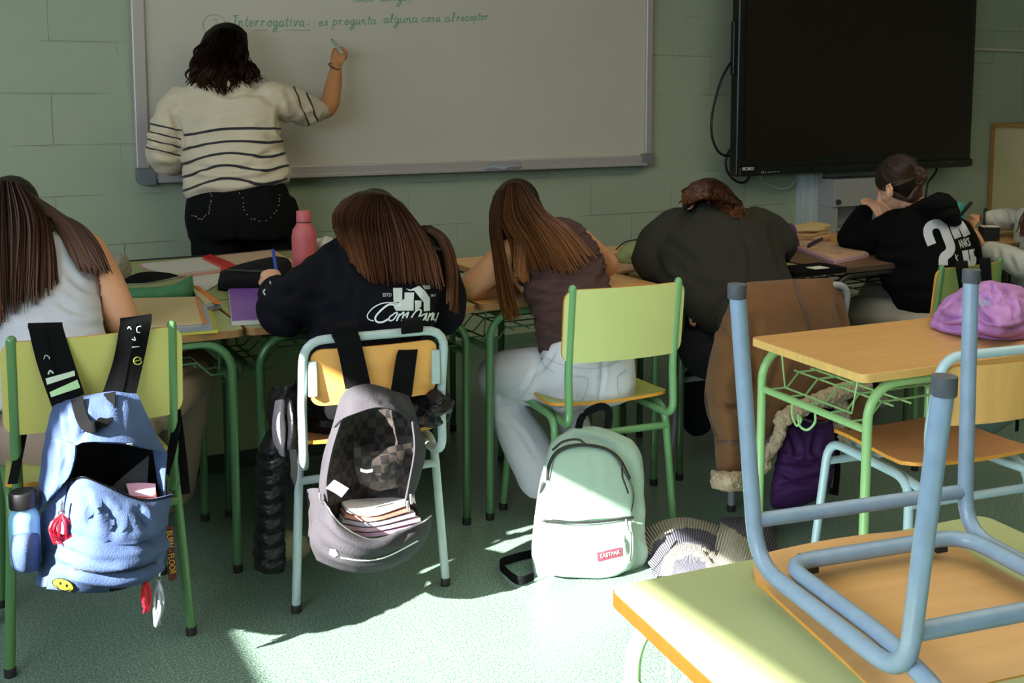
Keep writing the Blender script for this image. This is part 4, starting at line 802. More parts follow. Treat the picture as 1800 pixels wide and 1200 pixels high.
decal('belt_loop', ribbon_poly([(1058, 602), (1054, 622)], 4, 6), jn, jw, P3, off=.005); decal('button', ribbon_poly([(952, 629), (954, 631)], 3, 3), jn, M('button_grey', '6e7580', .4), P3)
limb(MB(), [(0, 0, 1), (1, 1, 1)], [1, 1])
mb = MB(); mb.tube([at(985, 872, 3.50), at(958, 868, 3.60)], [.042, .032], 14, flat=(1, .8)); mb.build('shoe', M('white_shoe', 'c8c4bc', .6), P3)
tuck(P3)
hair(P3, hairmat('auburn_hair', '20120d', '84542f'), [([[(872, 334, 3.64), (890, 322, 3.64), (912, 319, 3.64), (938, 332, 3.64)], [(860, 370, 3.60), (885, 350, 3.56), (915, 348, 3.56), (956, 365, 3.58)], [(861, 410, 3.60), (885, 395, 3.54), (920, 392, 3.53), (970, 402, 3.56)], [(864, 440, 3.58), (890, 430, 3.53), (930, 425, 3.50), (975, 425, 3.53)]], .04, .12)],
     [([[(890, 325, 3.64), (880, 380, 3.56), (900, 430, 3.50), (912, 492, 3.45)], [(900, 322, 3.64), (905, 380, 3.54), (935, 430, 3.46), (960, 480, 3.40)], [(910, 322, 3.64), (935, 375, 3.56), (970, 425, 3.47), (1005, 485, 3.38)], [(920, 326, 3.64), (955, 372, 3.58), (1000, 405, 3.50), (1045, 452, 3.42)]], 220),
      ([[(868, 345, 3.66), (862, 400, 3.60), (868, 450, 3.50), (880, 540, 3.40), (892, 572, 3.38)], [(885, 332, 3.64), (880, 400, 3.54), (890, 460, 3.44), (905, 530, 3.38), (914, 560, 3.37)]], 90),
      ([[(905, 420, 3.50), (905, 460, 3.46), (915, 495, 3.43)], [(930, 420, 3.48), (925, 460, 3.45), (922, 498, 3.43)]], 30)], r=.0040, jit=5, dj=.018, ombre=1.0, seed=31, trim=.15)
# ---------------------------------------------------------------- curly hair, charcoal sweater
P4 = empty('person', (2.5, 3.0, 0), label='person slumped over the desk in a charcoal sweatshirt, curly brown hair', cat='person')
b = MB(); head(b, at(1242, 372, 4.12), (-.3, .75, -.6), (0, .6, .8), 1.0); limb(b, [(1255, 385, 4.08), (1268, 400, 4.02)], [.05, .06])
torso(b, [(1265, 400, 4.02, .14, .07), (1268, 450, 3.92, .16, .09), (1280, 520, 3.80, .15, .1), (1295, 590, 3.72, .16, .11), (1300, 630, 3.72, .16, .11)])
limb(b, [(1200, 410, 4.0), (1140, 465, 3.95), (1200, 465, 4.15)], [.05, .042, .03]); hand(b, at(1200, 465, 4.15), (.9, .4, 0), (0, 0, -1), .9, .5, 1)
limb(b, [(1345, 405, 4.05), (1375, 440, 4.08), (1340, 440, 4.3)], [.05, .042, .03]); hand(b, at(1340, 440, 4.3), (-.9, .4, 0), (0, 0, -1), .9, .5, -1)
limb(b, [(1240, 625, 3.75), (1215, 595, 4.1), (1230, 730, 4.1)], [.07, .055, .04]); limb(b, [(1350, 625, 3.75), (1330, 580, 4.15), (1335, 700, 4.15)], [.07, .055, .04])
o = b.build('body', SK, P4); remesh(o, .006, 4)
mb = MB()
pillow(mb, [[(1226, 356, 4.06), (1236, 350, 4.05), (1262, 355, 4.04), (1300, 362, 4.04), (1326, 372, 4.06)], [(1180, 392, 4.04), (1230, 378, 4.0), (1270, 376, 3.98), (1320, 382, 4.0), (1358, 396, 4.06)], [(1142, 430, 4.0), (1190, 430, 3.94), (1265, 425, 3.92), (1335, 425, 3.94), (1378, 432, 4.02)], [(1150, 485, 3.92), (1190, 478, 3.88), (1265, 480, 3.86), (1340, 475, 3.88), (1384, 468, 3.92)], [(1180, 520, 3.84), (1220, 522, 3.80), (1280, 525, 3.78), (1345, 520, 3.80), (1396, 500, 3.84)], [(1205, 555, 3.78), (1240, 562, 3.74), (1290, 562, 3.72), (1350, 550, 3.74), (1402, 535, 3.78)], [(1240, 582, 3.76), (1255, 590, 3.73), (1290, 605, 3.70), (1350, 600, 3.72), (1400, 580, 3.76)]], .12, .10, 26, 26, 2.6)
limb(mb, [(1190, 400, 4.02), (1155, 432, 3.98), (1143, 462, 3.94), (1160, 468, 3.96), (1200, 466, 4.12)], [.085, .080, .070, .066, .05])
limb(mb, [(1330, 396, 4.06), (1362, 415, 4.08), (1373, 435, 4.08), (1345, 440, 4.28)], [.075, .072, .062, .05])
cs = cloth('sweatshirt', mb, M('charcoal_fleece', '2c2b26', .95, bump=.3, bs=240, spec=.15), P4, .010, 6, .006, (7, 7, 7), 7, cre=[[(1150, 440), (1165, 480), (1190, 500)], [(1250, 575), (1262, 540), (1300, 515), (1350, 500)], [(1190, 470), (1240, 500), (1290, 505)], [(1300, 400), (1320, 450), (1318, 500)], [(1160, 420), (1200, 440), (1230, 480)], [(1355, 400), (1365, 440), (1380, 480)], [(1226, 354), (1215, 372), (1190, 392)], [(1255, 590), (1250, 560), (1262, 540)]], ca=.010, cw=6)
mb = MB(); torso(mb, [(1290, 590, 3.73, .17, .12), (1295, 620, 3.73, .19, .13), (1295, 650, 3.74, .18, .11)]); limb(mb, [(1248, 618, 3.76), (1228, 600, 3.95), (1212, 592, 4.08), (1215, 610, 4.12)], [.105, .09, .078, .07]); limb(mb, [(1214, 605, 4.12), (1225, 740, 4.12)], [.07, .06]); limb(mb, [(1350, 618, 3.76), (1330, 585, 4.15), (1332, 720, 4.15)], [.10, .075, .06])
cloth('jeans', mb, M('dark_grey_denim', '1a1c21', .9, bump=.2, bs=200, var=.25, vs=9, spec=.2), P4, .010, 6, .004, cre=[[(1190, 575), (1230, 570), (1255, 590)], [(1195, 600), (1240, 605), (1250, 620)], [(1240, 560), (1252, 600), (1258, 640)]], ca=.007)
tuck(P4)
hair(P4, hairmat('curly_brown_hair', '1d130e', '6a4228'), [([[(1210, 330, 4.04), (1230, 315, 4.04), (1255, 313, 4.04), (1280, 326, 4.04)], [(1199, 350, 4.02), (1230, 336, 3.98), (1262, 336, 3.97), (1296, 348, 4.0)], [(1202, 372, 4.0), (1232, 352, 3.95), (1268, 352, 3.92), (1304, 362, 3.95)]], .05, .12)],
     [([[(1235, 318, 4.10), (1210, 335, 4.08), (1202, 362, 4.08)], [(1250, 315, 4.10), (1240, 335, 4.04), (1235, 352, 4.03)], [(1260, 318, 4.10), (1265, 340, 4.02), (1280, 362, 3.97), (1290, 382, 3.95)], [(1270, 322, 4.10), (1288, 345, 4.04), (1302, 362, 3.98), (1303, 385, 3.95)]], 130)], r=.0042, jit=5, dj=.02, wave=4.5, ombre=.9, seed=41, wf=2.5, seg=20, longcap=False)
# ---------------------------------------------------------------- girl in the black hoodie with numbers
P5 = empty('person', (3.5, 3.05, 0), label='person with a hair bun resting the head on a hand, black hoodie with white numbers', cat='person')
b = MB(); q5, _ = head(b, at(1580, 327, 4.49), (-.50, .78, -.45), (-.2, .35, .92), .95); limb(b, [(1598, 350, 4.44), (1622, 385, 4.42)], [.050, .058]); EB = MB(); ear(EB, at(1564, 338, 4.335), nrm(-FWD * .6 - RGT * .8), nrm(-RGT * .6 + FWD * .6), np.array([0, 0, 1.0]), 1.15)
torso(b, [(1628, 380, 4.42, .10, .06), (1632, 405, 4.40, .15, .09), (1630, 470, 4.36, .14, .09), (1632, 540, 4.32, .15, .1), (1635, 580, 4.32, .16, .11)])
limb(b, [(1575, 400, 4.48), (1497, 425, 4.66), (1524, 362, 4.60)], [.045, .038, .027]); hand(b, at(1526, 354, 4.60), at(1562, 368, 4.44) - at(1526, 352, 4.60), (.2, .2, -.95), 1.0, .35, 1, spread=.05)
limb(b, [(1680, 410, 4.42), (1700, 450, 4.6), (1640, 440, 4.85)], [.045, .04, .03]); hand(b, at(1640, 440, 4.85), (-.9, .3, 0), (0, 0, -1), .9, .5, -1)
limb(b, [(1600, 570, 4.32), (1500, 548, 4.62), (1500, 690, 4.6)], [.07, .055, .04]); limb(b, [(1660, 570, 4.36), (1540, 520, 4.85), (1545, 650, 4.85)], [.07, .055, .04])
o = b.build('body', SKp, P5); remesh(o, .0048, 4)
mb = MB(); pillow(mb, [[(1618, 352, 4.44), (1632, 346, 4.43), (1652, 346, 4.42), (1668, 354, 4.42)], [(1570, 378, 4.46), (1605, 374, 4.40), (1650, 376, 4.38), (1690, 388, 4.40)], [(1550, 412, 4.46), (1600, 410, 4.38), (1660, 414, 4.34), (1706, 426, 4.38)], [(1540, 450, 4.44), (1600, 450, 4.36), (1660, 452, 4.32), (1718, 462, 4.36)], [(1548, 495, 4.40), (1600, 495, 4.34), (1660, 495, 4.30), (1722, 500, 4.34)], [(1568, 530, 4.36), (1610, 533, 4.31), (1655, 535, 4.28), (1708, 530, 4.32)], [(1582, 558, 4.34), (1615, 562, 4.30), (1650, 562, 4.28), (1695, 555, 4.32)]], .10, .12, 24, 24, 2.6)
limb(mb, [(1578, 396, 4.46), (1540, 414, 4.54), (1502, 424, 4.64), (1494, 418, 4.66)], [.075, .072, .062, .058]); limb(mb, [(1496, 420, 4.66), (1506, 396, 4.64), (1517, 376, 4.62)], [.062, .055, .042])
limb(mb, [(1680, 405, 4.40), (1700, 450, 4.58), (1650, 440, 4.80)], [.065, .06, .045])
EB.build('ear', SKp, P5)
hd5 = cloth('hoodie', mb, M('black_fleece', '060608', .95, bump=.2, bs=260, spec=.12), P5, .009, 5, .006, (8, 8, 8), 9, cre=[[(1520, 420), (1560, 440), (1600, 435)], [(1555, 520), (1600, 510), (1640, 515)], [(1500, 405), (1520, 415)], [(1550, 470), (1600, 470)]], ca=.010, cw=6)
mb = MB(); pillow(mb, [[(1622, 350, 4.38), (1645, 338, 4.37), (1668, 340, 4.37)], [(1608, 366, 4.34), (1650, 350, 4.26), (1682, 356, 4.34)], [(1630, 378, 4.33), (1665, 378, 4.25), (1690, 384, 4.33)], [(1648, 392, 4.34), (1672, 396, 4.30), (1690, 396, 4.34)]], .05, .04, 16, 16)
cloth('hood', mb, MATS['black_fleece'], P5, .006, 5, .003, (12, 12, 12), cre=[[(1620, 368), (1650, 372), (1685, 362)], [(1640, 384), (1670, 388), (1688, 380)]], ca=.010, cw=4)
mb = MB(); torso(mb, [(1632, 545, 4.33, .15, .11), (1634, 575, 4.33, .17, .13), (1634, 600, 4.34, .16, .11)]); limb(mb, [(1605, 568, 4.34), (1545, 555, 4.48), (1500, 552, 4.62), (1498, 565, 4.64)], [.095, .085, .072, .068]); limb(mb, [(1498, 562, 4.65), (1500, 680, 4.6)], [.068, .055]); limb(mb, [(1655, 565, 4.40), (1570, 528, 4.72), (1535, 522, 4.88), (1540, 650, 4.86)], [.09, .075, .068, .055])
cloth('trousers', mb, M('pale_grey_trousers', '9c968b', .85, bump=.15, bs=180), P5, .010, 6, .004, cre=[[(1520, 548), (1560, 545), (1590, 552)]], ca=.006)
mb = MB(); mb.tube([at(1500, 688, 4.6), at(1525, 700, 4.66), at(1552, 706, 4.72)], [.04, .042, .032], 14, flat=(1, .8)); mb.build('shoe', MATS['white_shoe'], P5)
npr = M('number_print', 'b4b8be', .7)
decal('number_print', ribbon_poly([(1638, 430), (1631, 410), (1634, 398), (1646, 393), (1657, 398), (1664, 414), (1671, 434), (1668, 444), (1659, 452), (1658, 466)], 16, 30), hd5, npr, P5, off=.004)
decal('number_print', ribbon_poly([(1684, 418), (1676, 396), (1680, 388), (1690, 396), (1700, 414)], 13, 22), hd5, npr, P5, off=.004)
decal('number_print', ribbon_poly([(1696, 440), (1700, 460), (1706, 466), (1711, 458), (1708, 438)], 10, 16), hd5, npr, P5, off=.004)
text_px('print_word', 'ANKS', [(1682, 422), (1703, 417), (1707, 432), (1689, 437)], hd5, npr, P5, bold=.02, sub=4)
decal('small_mark', ribbon_poly([(1679, 446), (1681, 454), (1684, 458)], 1.5, 8) + ribbon_poly([(1684, 448), (1680, 455)], 1.2, 5), hd5, npr, P5)
def bun(mb):
    c = at(1611, 311, 4.38)
    for i in range(5): 
        a0 = i * 1.3; mb.tube([c + (RGT * math.cos(a0 + t) * .026 + UPV * math.sin(a0 + t) * .030 - FWD * (.014 * math.sin(2 * t + i))) for t in np.linspace(0, 5.0, 18)], [.012 + .004 * math.sin(k) for k in range(18)], 7)
    mb.ell(c, (.032, .03, .036))
tuck(P5)
hair(P5, hairmat('dark_bun_hair', '17100d', '4e3627'), [([[(1546, 288, 4.42), (1563, 274, 4.42), (1587, 269, 4.42), (1610, 278, 4.42)], [(1538, 312, 4.47), (1560, 296, 4.40), (1590, 292, 4.37), (1618, 300, 4.40)], [(1542, 330, 4.47), (1565, 318, 4.39), (1592, 316, 4.36), (1620, 320, 4.40)], [(1556, 337, 4.42), (1574, 346, 4.38), (1598, 354, 4.37), (1621, 346, 4.40)]], .045, .13)],
     [([[(1545, 300, 4.40), (1550, 318, 4.39), (1562, 330, 4.38), (1590, 322, 4.36), (1608, 312, 4.35)], [(1560, 280, 4.42), (1575, 285, 4.38), (1592, 296, 4.35), (1608, 308, 4.34)], [(1580, 272, 4.42), (1598, 280, 4.39), (1610, 295, 4.36), (1612, 306, 4.35)]], 110), ([[(1552, 330, 4.40), (1572, 345, 4.38), (1598, 350, 4.37), (1616, 326, 4.37)], [(1572, 338, 4.38), (1600, 354, 4.37), (1616, 344, 4.37), (1618, 325, 4.37)]], 70)], r=.0035, jit=2.5, dj=.008, ombre=.5, seed=51, longcap=False, extra=bun, trim=.05, lift=.006)
# ---------------------------------------------------------------- person at the right edge
P6 = empty('person', (4.65, 3.3, 0), label='person in a white sweatshirt writing at the right edge, only arms and chin in view', cat='person')
b = MB(); q6, _ = head(b, at(1838, 292, 5.02), (-.88, .40, -.15), (0, 0, 1), 1.0); limb(b, [(1845, 330, 5.02), (1852, 370, 5.0)], [.05, .06]); torso(b, [(1856, 365, 5.0, .12, .07), (1852, 400, 4.98, .16, .1), (1848, 480, 4.95, .14, .1), (1845, 560, 4.93, .16, .11)])
limb(b, [(1870, 390, 5.2), (1810, 395, 5.25), (1732, 384, 5.06)], [.045, .04, .027]); hand(b, at(1733, 384, 5.06), at(1700, 380, 4.98) - at(1733, 384, 5.06), (-.2, .2, -.9), .92, .7, -1, curls=[.55, .8, 1.0, 1.1])
limb(b, [(1845, 400, 4.85), (1815, 475, 4.75), (1732, 436, 4.88)], [.045, .04, .028]); hand(b, at(1733, 438, 4.88), at(1712, 402, 4.94) - at(1733, 438, 4.88), (-.5, .6, -.3), .92, .25, 1)
limb(b, [(1840, 560, 4.95), (1760, 520, 4.9), (1765, 640, 4.9)], [.07, .055, .04]); limb(b, [(1860, 560, 5.05), (1790, 515, 5.15), (1795, 630, 5.15)], [.07, .055, .04])
o = b.build('body', SK, P6); remesh(o, .005, 4); eyes(q6, P6)
mb = MB(); torso(mb, [(1856, 362, 5.0, .09, .07), (1855, 380, 4.99, .17, .12), (1850, 430, 4.97, .17, .14), (1845, 500, 4.94, .165, .145), (1842, 560, 4.92, .16, .14)])
limb(mb, [(1862, 392, 5.15), (1825, 392, 5.25), (1795, 386, 5.20), (1755, 386, 5.10), (1738, 385, 5.07)], [.07, .062, .055, .052, .042]); limb(mb, [(1850, 400, 4.84), (1832, 450, 4.76), (1808, 468, 4.76), (1770, 452, 4.82), (1740, 440, 4.87)], [.075, .07, .065, .058, .044])
cloth('sweatshirt', mb, M('white_fleece', 'b3b5ae', .92, bump=.15, bs=220, sheen=.2), P6, .009, 6, .004, cre=[[(1750, 372), (1756, 390), (1765, 402)], [(1775, 372), (1785, 395)], [(1755, 440), (1758, 465)], [(1775, 450), (1785, 475)]], ca=.009, cw=4)
mb = MB(); torso(mb, [(1842, 545, 4.93, .16, .12), (1842, 575, 4.93, .17, .13)]); limb(mb, [(1830, 560, 4.92), (1765, 522, 4.9), (1765, 535, 4.88), (1765, 640, 4.9)], [.09, .075, .07, .06]); limb(mb, [(1850, 560, 5.05), (1790, 522, 5.15), (1795, 630, 5.15)], [.09, .075, .06])
cloth('trousers', mb, M('dark_trousers', '2b2624', .85), P6, .011, 5, .004)
tuck(P6)
hair(P6, hairmat('brown_hair', '221611', '5a3c2c'), [([[(1812, 262, 5.02), (1835, 250, 5.0), (1860, 258, 5.0)], [(1812, 290, 5.02), (1850, 285, 4.94), (1875, 300, 4.98)], [(1822, 330, 5.0), (1850, 335, 4.92), (1880, 345, 4.96)], [(1815, 380, 4.92), (1845, 385, 4.86), (1875, 385, 4.92)]], .04, .06)],
     [([[(1825, 300, 4.95), (1810, 350, 4.90), (1796, 390, 4.80), (1790, 414, 4.76)], [(1850, 280, 4.93), (1840, 350, 4.85), (1825, 400, 4.78), (1815, 430, 4.75)]], 60)], r=.004, jit=5, wave=2, ombre=.6, seed=61)
wbn = MB().tube([at(1733 + 3 * math.sin(t), 384 + 17 * math.cos(t), 5.06 + .04 * math.sin(t)) for t in np.linspace(0, 6.28, 20)], .006, 8); wbn.build('wristband', M('black_band', '151515', .6), P6)
pn = MB().tube([at(1707, 356, 4.95), at(1700, 364, 4.96), at(1690, 377, 4.98)], [.008, .009, .006], 10).build('pen', M('black_pen', '17181a', .4)); tag(pn, 'thick black pen held in the fingers of the white-sleeved person', 'pen')
# ================================================================ bags, coats and desk clutter
def dz(px, py, z): return (z - EYE[2]) / ray(px, py)[2]
def zr(row, z): return [(x, y, dz(x, y, z)) for x, y in row]
def dd(rows, d): return [[(x, y, d) for x, y in r] for r in rows]
def over(rows, trees, gap=.008):
    """lay the rows in front of what they hang on"""
    out = []
    for r in rows:
        q = []
        for x, y, d in r:
            rr = ray(x, y); L = np.linalg.norm(rr); P = at(x, y, d); d = float((P - EYE) @ FWD)
            for t in trees:
                h = t.ray_cast(Vector(EYE), Vector(rr / L))
                if h[0] is not None and h[3] / L < d + .02 and h[3] / L > d - .2: d = min(d, h[3] / L - gap)
            q.append((x, y, d))
        out.append(q)
    for k in range(len(out[0])):
        m_ = min(out[0][k][2], out[1][k][2]); out[0][k] = (*out[0][k][:2], m_)
    return out
def ctree(c): return [tree_of(o) for o in c.children]
def part(name, mb, mat, par, vox=None, sm=5, wr=0, ws=(12, 12, 12), cre=None, ca=.006, cw=5, seed=0, **k):
    o = mb.build(name, mat, par, **k)
    if vox: remesh(o, vox, sm)
    if wr: wrinkle(o, wr, ws, seed)
    if cre: creases(o, cre, ca, cw)
    return o
blk = M('black_webbing', '08090b', .9, bump=.2, bs=300, spec=.12); den = M('pale_denim', '4c5f86', .85, bump=.25, bs=300, var=.22, vs=9, spec=.2, col2='3c4c6e'); inner = M('black_lining', '0a0a0c', .9, spec=.1)
# ---- blue denim backpack hanging open on the first chair
YMAP[0] = (2.46, 2.62)
B1 = empty('backpack', (.25, 2.45, .22), label='open pale blue denim backpack hanging from the lime-backed green chair', cat='backpack')
for rows in ([[(52, 573, 2.60), (82, 572, 2.60), (112, 571, 2.60)], [(50, 577, 2.515), (80, 576, 2.515), (110, 575, 2.515)], [(66, 640, 2.50), (97, 635, 2.49), (127, 628, 2.50)], [(92, 716, 2.47), (118, 706, 2.465), (148, 692, 2.47)]], [[(212, 564, 2.60), (238, 561, 2.60), (266, 557, 2.60)], [(211, 568, 2.52), (238, 565, 2.52), (266, 561, 2.52)], [(200, 630, 2.50), (228, 630, 2.49), (252, 630, 2.50)], [(180, 692, 2.47), (208, 694, 2.465), (238, 694, 2.47)]]):
    rr_ = over(rows[1:], ctree(CH1), .010); YM = YMAP[0]; YMAP[0] = None; x0 = rr_[0]; part('shoulder_strap', sheet(MB(), [[(x, y - 4, d + .05) for x, y, d in x0]] + rr_, .010, 14, 24), blk, B1); YMAP[0] = YM
sp = [c for c in B1.children]
for i, P in enumerate(([(79, 579), (98, 655)], [(238, 568), (216, 680)])): decal('strap_seam', ribbon_poly(P + [P[-1]], 1.6, 8), sp[i], inner, B1, off=.0015)
decal('sticker_band', [[(80, 665), (131, 651), (132, 660), (83, 676)]], sp[0], M('tape_pale', 'b9c6b4', .6), B1); decal('sticker_band', [[(87, 689), (136, 667), (141, 681), (90, 698)]], sp[0], M('tape_green', 'a9cf9c', .6), B1)
decal('doodle', ribbon_poly([(77, 631), (80, 624), (87, 628), (86, 631)], 1.6, 8) + ribbon_poly([(85, 658), (88, 651), (94, 656)], 3, 6), sp[0], M('white_marker', 'a8b2ae', .8), B1)
decal('doodle', ribbon_poly([(224, 578), (227, 574), (231, 579)], 1.8, 8) + ribbon_poly([(248, 573), (241, 575), (241, 583), (246, 584)], 1.8, 8) + ribbon_poly([(232, 596), (238, 598), (236, 592)], 1.6, 6) + ribbon_poly([(232, 610), (245, 609)], 1.2, 4), sp[1], MATS['white_marker'], B1)
decal('doodle', ribbon_poly([(242 + 7 * math.cos(t), 634 + 6.5 * math.sin(t)) for t in np.linspace(0, 5.8, 9)], 2, 20) + ribbon_poly([(236, 635), (248, 632)], 1.6, 4), sp[1], M('yellow_marker', '9a9a3c', .8), B1)
hood = sheet(MB(), [[(93, 714, 2.465), (118, 706, 2.46), (150, 696, 2.455), (200, 690, 2.455), (240, 692, 2.46)], [(86, 745, 2.46), (115, 738, 2.42), (160, 730, 2.40), (210, 728, 2.40), (256, 730, 2.45)], [(80, 780, 2.46), (120, 765, 2.40), (160, 757, 2.38), (215, 758, 2.38), (275, 765, 2.44)], [(76, 800, 2.46), (128, 785, 2.39), (160, 777, 2.36), (225, 780, 2.36), (293, 797, 2.42)]], .006, 24, 20)
part('top_panel', hood, den, B1, wr=.004, ws=(10, 10, 10), cre=[[(110, 712), (120, 740), (122, 775)], [(100, 720), (105, 760), (108, 790)], [(200, 700), (212, 720), (214, 745)], [(135, 715), (150, 745), (142, 775)]], ca=.008)
part('side_flap', sheet(MB(), [[(80, 775, 2.46), (105, 772, 2.41), (133, 782, 2.38)], [(74, 820, 2.46), (100, 818, 2.40), (131, 808, 2.37)], [(70, 860, 2.46), (92, 850, 2.40), (120, 838, 2.37)], [(66, 898, 2.46), (76, 890, 2.42), (92, 868, 2.40)]], .006, 14, 20), den, B1, wr=.003, cre=[[(95, 780), (98, 820), (90, 860)], [(112, 785), (113, 815), (106, 845)]], ca=.008)
part('side_flap', sheet(MB(), [[(268, 775, 2.46), (280, 784, 2.43), (294, 797, 2.42)], [(276, 830, 2.47), (283, 832, 2.44), (291, 836, 2.43)], [(283, 872, 2.46), (288, 872, 2.44), (290, 872, 2.43)]], .005, 8, 12), den, B1)
part('lining', sheet(MB(), [[(125, 770, 2.46), (200, 765, 2.52), (285, 780, 2.47)], [(118, 830, 2.47), (200, 830, 2.58), (290, 835, 2.48)], [(112, 890, 2.46), (200, 890, 2.56), (295, 880, 2.47)]], .004, 16, 14), inner, B1)
part('inner_pocket', sheet(MB(), [[(182, 868, 2.44), (225, 830, 2.47), (262, 800, 2.46)], [(200, 880, 2.42), (240, 860, 2.44), (258, 860, 2.45)]], .003, 10, 8), M('grey_mesh', '23252a', .8), B1)
decal('inner_label', [[(212, 781), (233, 779), (233, 783), (212, 785)]], B1.children[-1], M('label_white', 'c9c9c4', .6), B1)
F1 = [[(124, 842, 2.40), (150, 836, 2.36), (190, 852, 2.33), (235, 873, 2.33), (268, 876, 2.35), (304, 868, 2.40)], [(115, 890, 2.38), (150, 890, 2.31), (195, 900, 2.29), (240, 905, 2.29), (275, 905, 2.31), (299, 902, 2.38)], [(104, 945, 2.37), (150, 955, 2.29), (195, 965, 2.27), (240, 962, 2.27), (272, 952, 2.30), (293, 935, 2.37)], [(92, 990, 2.37), (140, 1003, 2.29), (195, 1010, 2.27), (240, 1004, 2.27), (268, 995, 2.30), (291, 972, 2.37)], [(80, 1036, 2.38), (130, 1041, 2.32), (190, 1040, 2.31), (235, 1030, 2.31), (265, 1018, 2.33), (286, 998, 2.38)]]
mb = MB(); pillow(mb, F1, .035, .12, 34, 34, 3.0)
b1 = part('front_body', mb, den, B1, wr=.003, ws=(9, 9, 9), cre=[[(110, 935), (150, 950), (200, 962), (250, 955), (295, 930)], [(105, 960), (150, 985), (200, 995)], [(98, 990), (150, 1006), (210, 1010), (265, 995), (290, 975)], [(150, 870), (160, 900), (155, 930)], [(255, 960), (280, 950), (292, 938)], [(240, 895), (262, 930)], [(175, 880), (200, 915), (195, 945)]], ca=.016, cw=6)
decal('rim_binding', ribbon_poly([(126, 843), (150, 838), (190, 854), (235, 874), (268, 877), (303, 870)], 5, 30), b1, inner, B1, off=.004)
decal('pocket_zip', ribbon_poly([(130, 1000), (180, 1006), (230, 1003), (275, 988)], 3, 20), b1, M('zip_dark', '20242c', .5), B1, off=.003)
decal('brand_strip', [[(192, 1035), (215, 1034), (245, 1028), (248, 1031), (215, 1039), (193, 1039)]], b1, inner, B1, off=.004)
part('side_gusset', sheet(MB(), [[(120, 845, 2.40), (95, 872, 2.42), (72, 900, 2.46)], [(112, 900, 2.39), (90, 925, 2.43), (72, 950, 2.47)], [(98, 960, 2.38), (85, 975, 2.42), (70, 1000, 2.46)], [(84, 1030, 2.38), (78, 1030, 2.41), (66, 1026, 2.45)]], .006, 12, 18), den, B1, wr=.004)
mb = MB(); pillow(mb, [[(20, 938, 2.42), (45, 935, 2.40), (70, 935, 2.42)], [(19, 970, 2.42), (45, 970, 2.39), (72, 968, 2.42)], [(24, 1002, 2.42), (45, 1006, 2.40), (68, 1002, 2.42)]], .05, .05, 16, 14, 2.6); part('bottle_pocket', mb, den, B1, wr=.002)
sh = MB(); strap(sh, [at(135, 700, 2.44), at(142, 728, 2.40), at(152, 747, 2.37), at(166, 750, 2.35), at(180, 742, 2.37), at(191, 728, 2.40), at(193, 690, 2.44)], .027, .003, 26, [list(RGT)] * 2 + [list(RGT * .8 + UPV * .5), list(UPV), list(RGT * .8 - UPV * .5)] + [list(RGT)] * 2); part('grab_handle', sh, blk, B1)
for P in ([(45, 712, 2.6), (38, 770, 2.58), (22, 850, 2.5)], [(312, 742, 2.55), (300, 800, 2.52), (290, 832, 2.47)], [(310, 720, 2.58), (320, 800, 2.54), (327, 868, 2.50)]): sh = MB(); strap(sh, [at(*p) for p in P], .022, .003, 14); part('webbing', sh, blk, B1)
yl = M('pin_yellow', 'c9b92a', .35); pinb = decal('pin_rim', [[(112 + 20 * math.cos(t), 1028 + 11 * math.sin(t) + (math.cos(t)) * 5) for t in np.linspace(0, 6.1, 22)]], b1, inner, B1, off=.004)
decal('smiley_pin', [[(111 + 17.5 * math.cos(t), 1028 + 9.5 * math.sin(t) + math.cos(t) * 5) for t in np.linspace(0, 6.1, 22)]], b1, yl, B1, off=.006)
decal('smiley_face', [[(x + 2 * math.cos(t), y + 2.8 * math.sin(t)) for t in np.linspace(0, 6, 10)] for x, y in ((106, 1025), (117, 1029))] + ribbon_poly([(99, 1029), (104, 1035), (114, 1038), (124, 1036)], 1.3, 10), b1, inner, B1, off=.008)
# keychains
met = M('ring_metal', 'b5b5b8', .25, metal=.9)
def keychain(px, py, d, col, n, w, h, label, seed):
    rs = random.Random(seed); k = empty('keychain', at(px, py + h, d), label=label, cat='keychain')
    MB().tube([at(px + 5 * math.cos(t), py - 4 + 6 * math.sin(t), d) for t in np.linspace(0, 6.28, 16)], .0018, 6).build('ring', met, k)
    MB().tube([at(px, py - 22, d), at(px + 1, py - 14, d), at(px, py - 9, d)], .005, 8).build('clasp', met, k)
    mb = MB()
    for _ in range(n):
        a, b = rs.uniform(-w, w), rs.uniform(-w, w); e = rs.uniform(.7, 1); mb.tube(cr([at(px, py, d), at(px + a * .9, py + h * .35 * e, d - rs.uniform(0, .02)), at(px + a, py + h * .7 * e, d - rs.uniform(0, .02)), at(px + b * .6, py + h * e, d)], 10), .0032, 6)
    mb.build('charm', col, k); return k
red = M('red_cord', 'd0182c', .4); slv = M('silver_cord', 'b9bcc8', .3, metal=.5)
keychain(108, 905, 2.33, red, 16, 20, 52, 'red knotted charm on a metal clasp at the left of the denim backpack', 3)
keychain(257, 1015, 2.33, red, 9, 8, 62, 'red cord charm dangling from the zip under the denim backpack', 4)
keychain(278, 1020, 2.33, slv, 9, 9, 82, 'silver charm dangling lowest under the denim backpack', 5)
tg = empty('fabric_tag', at(300, 990, 2.45), label='dark red and black ribbon tag with yellow lettering beside the denim backpack', cat='tag')
t1 = part('ribbon', sheet(MB(), [[(289, 925, 2.42), (297, 924, 2.42), (304, 925, 2.42)], [(294, 970, 2.41), (300, 970, 2.41), (307, 969, 2.41)], [(296, 1020, 2.41), (303, 1020, 2.41), (310, 1016, 2.41)]], .002, 6, 16), M('ribbon_red', '5e211c', .7), tg)
text_px('lettering', 'BURN - FLOOR', [(303, 932), (309, 1008), (298, 1010), (292, 934)], t1, M('lettering_yellow', 'c9a24a', .7), tg, bold=.01, sub=6)
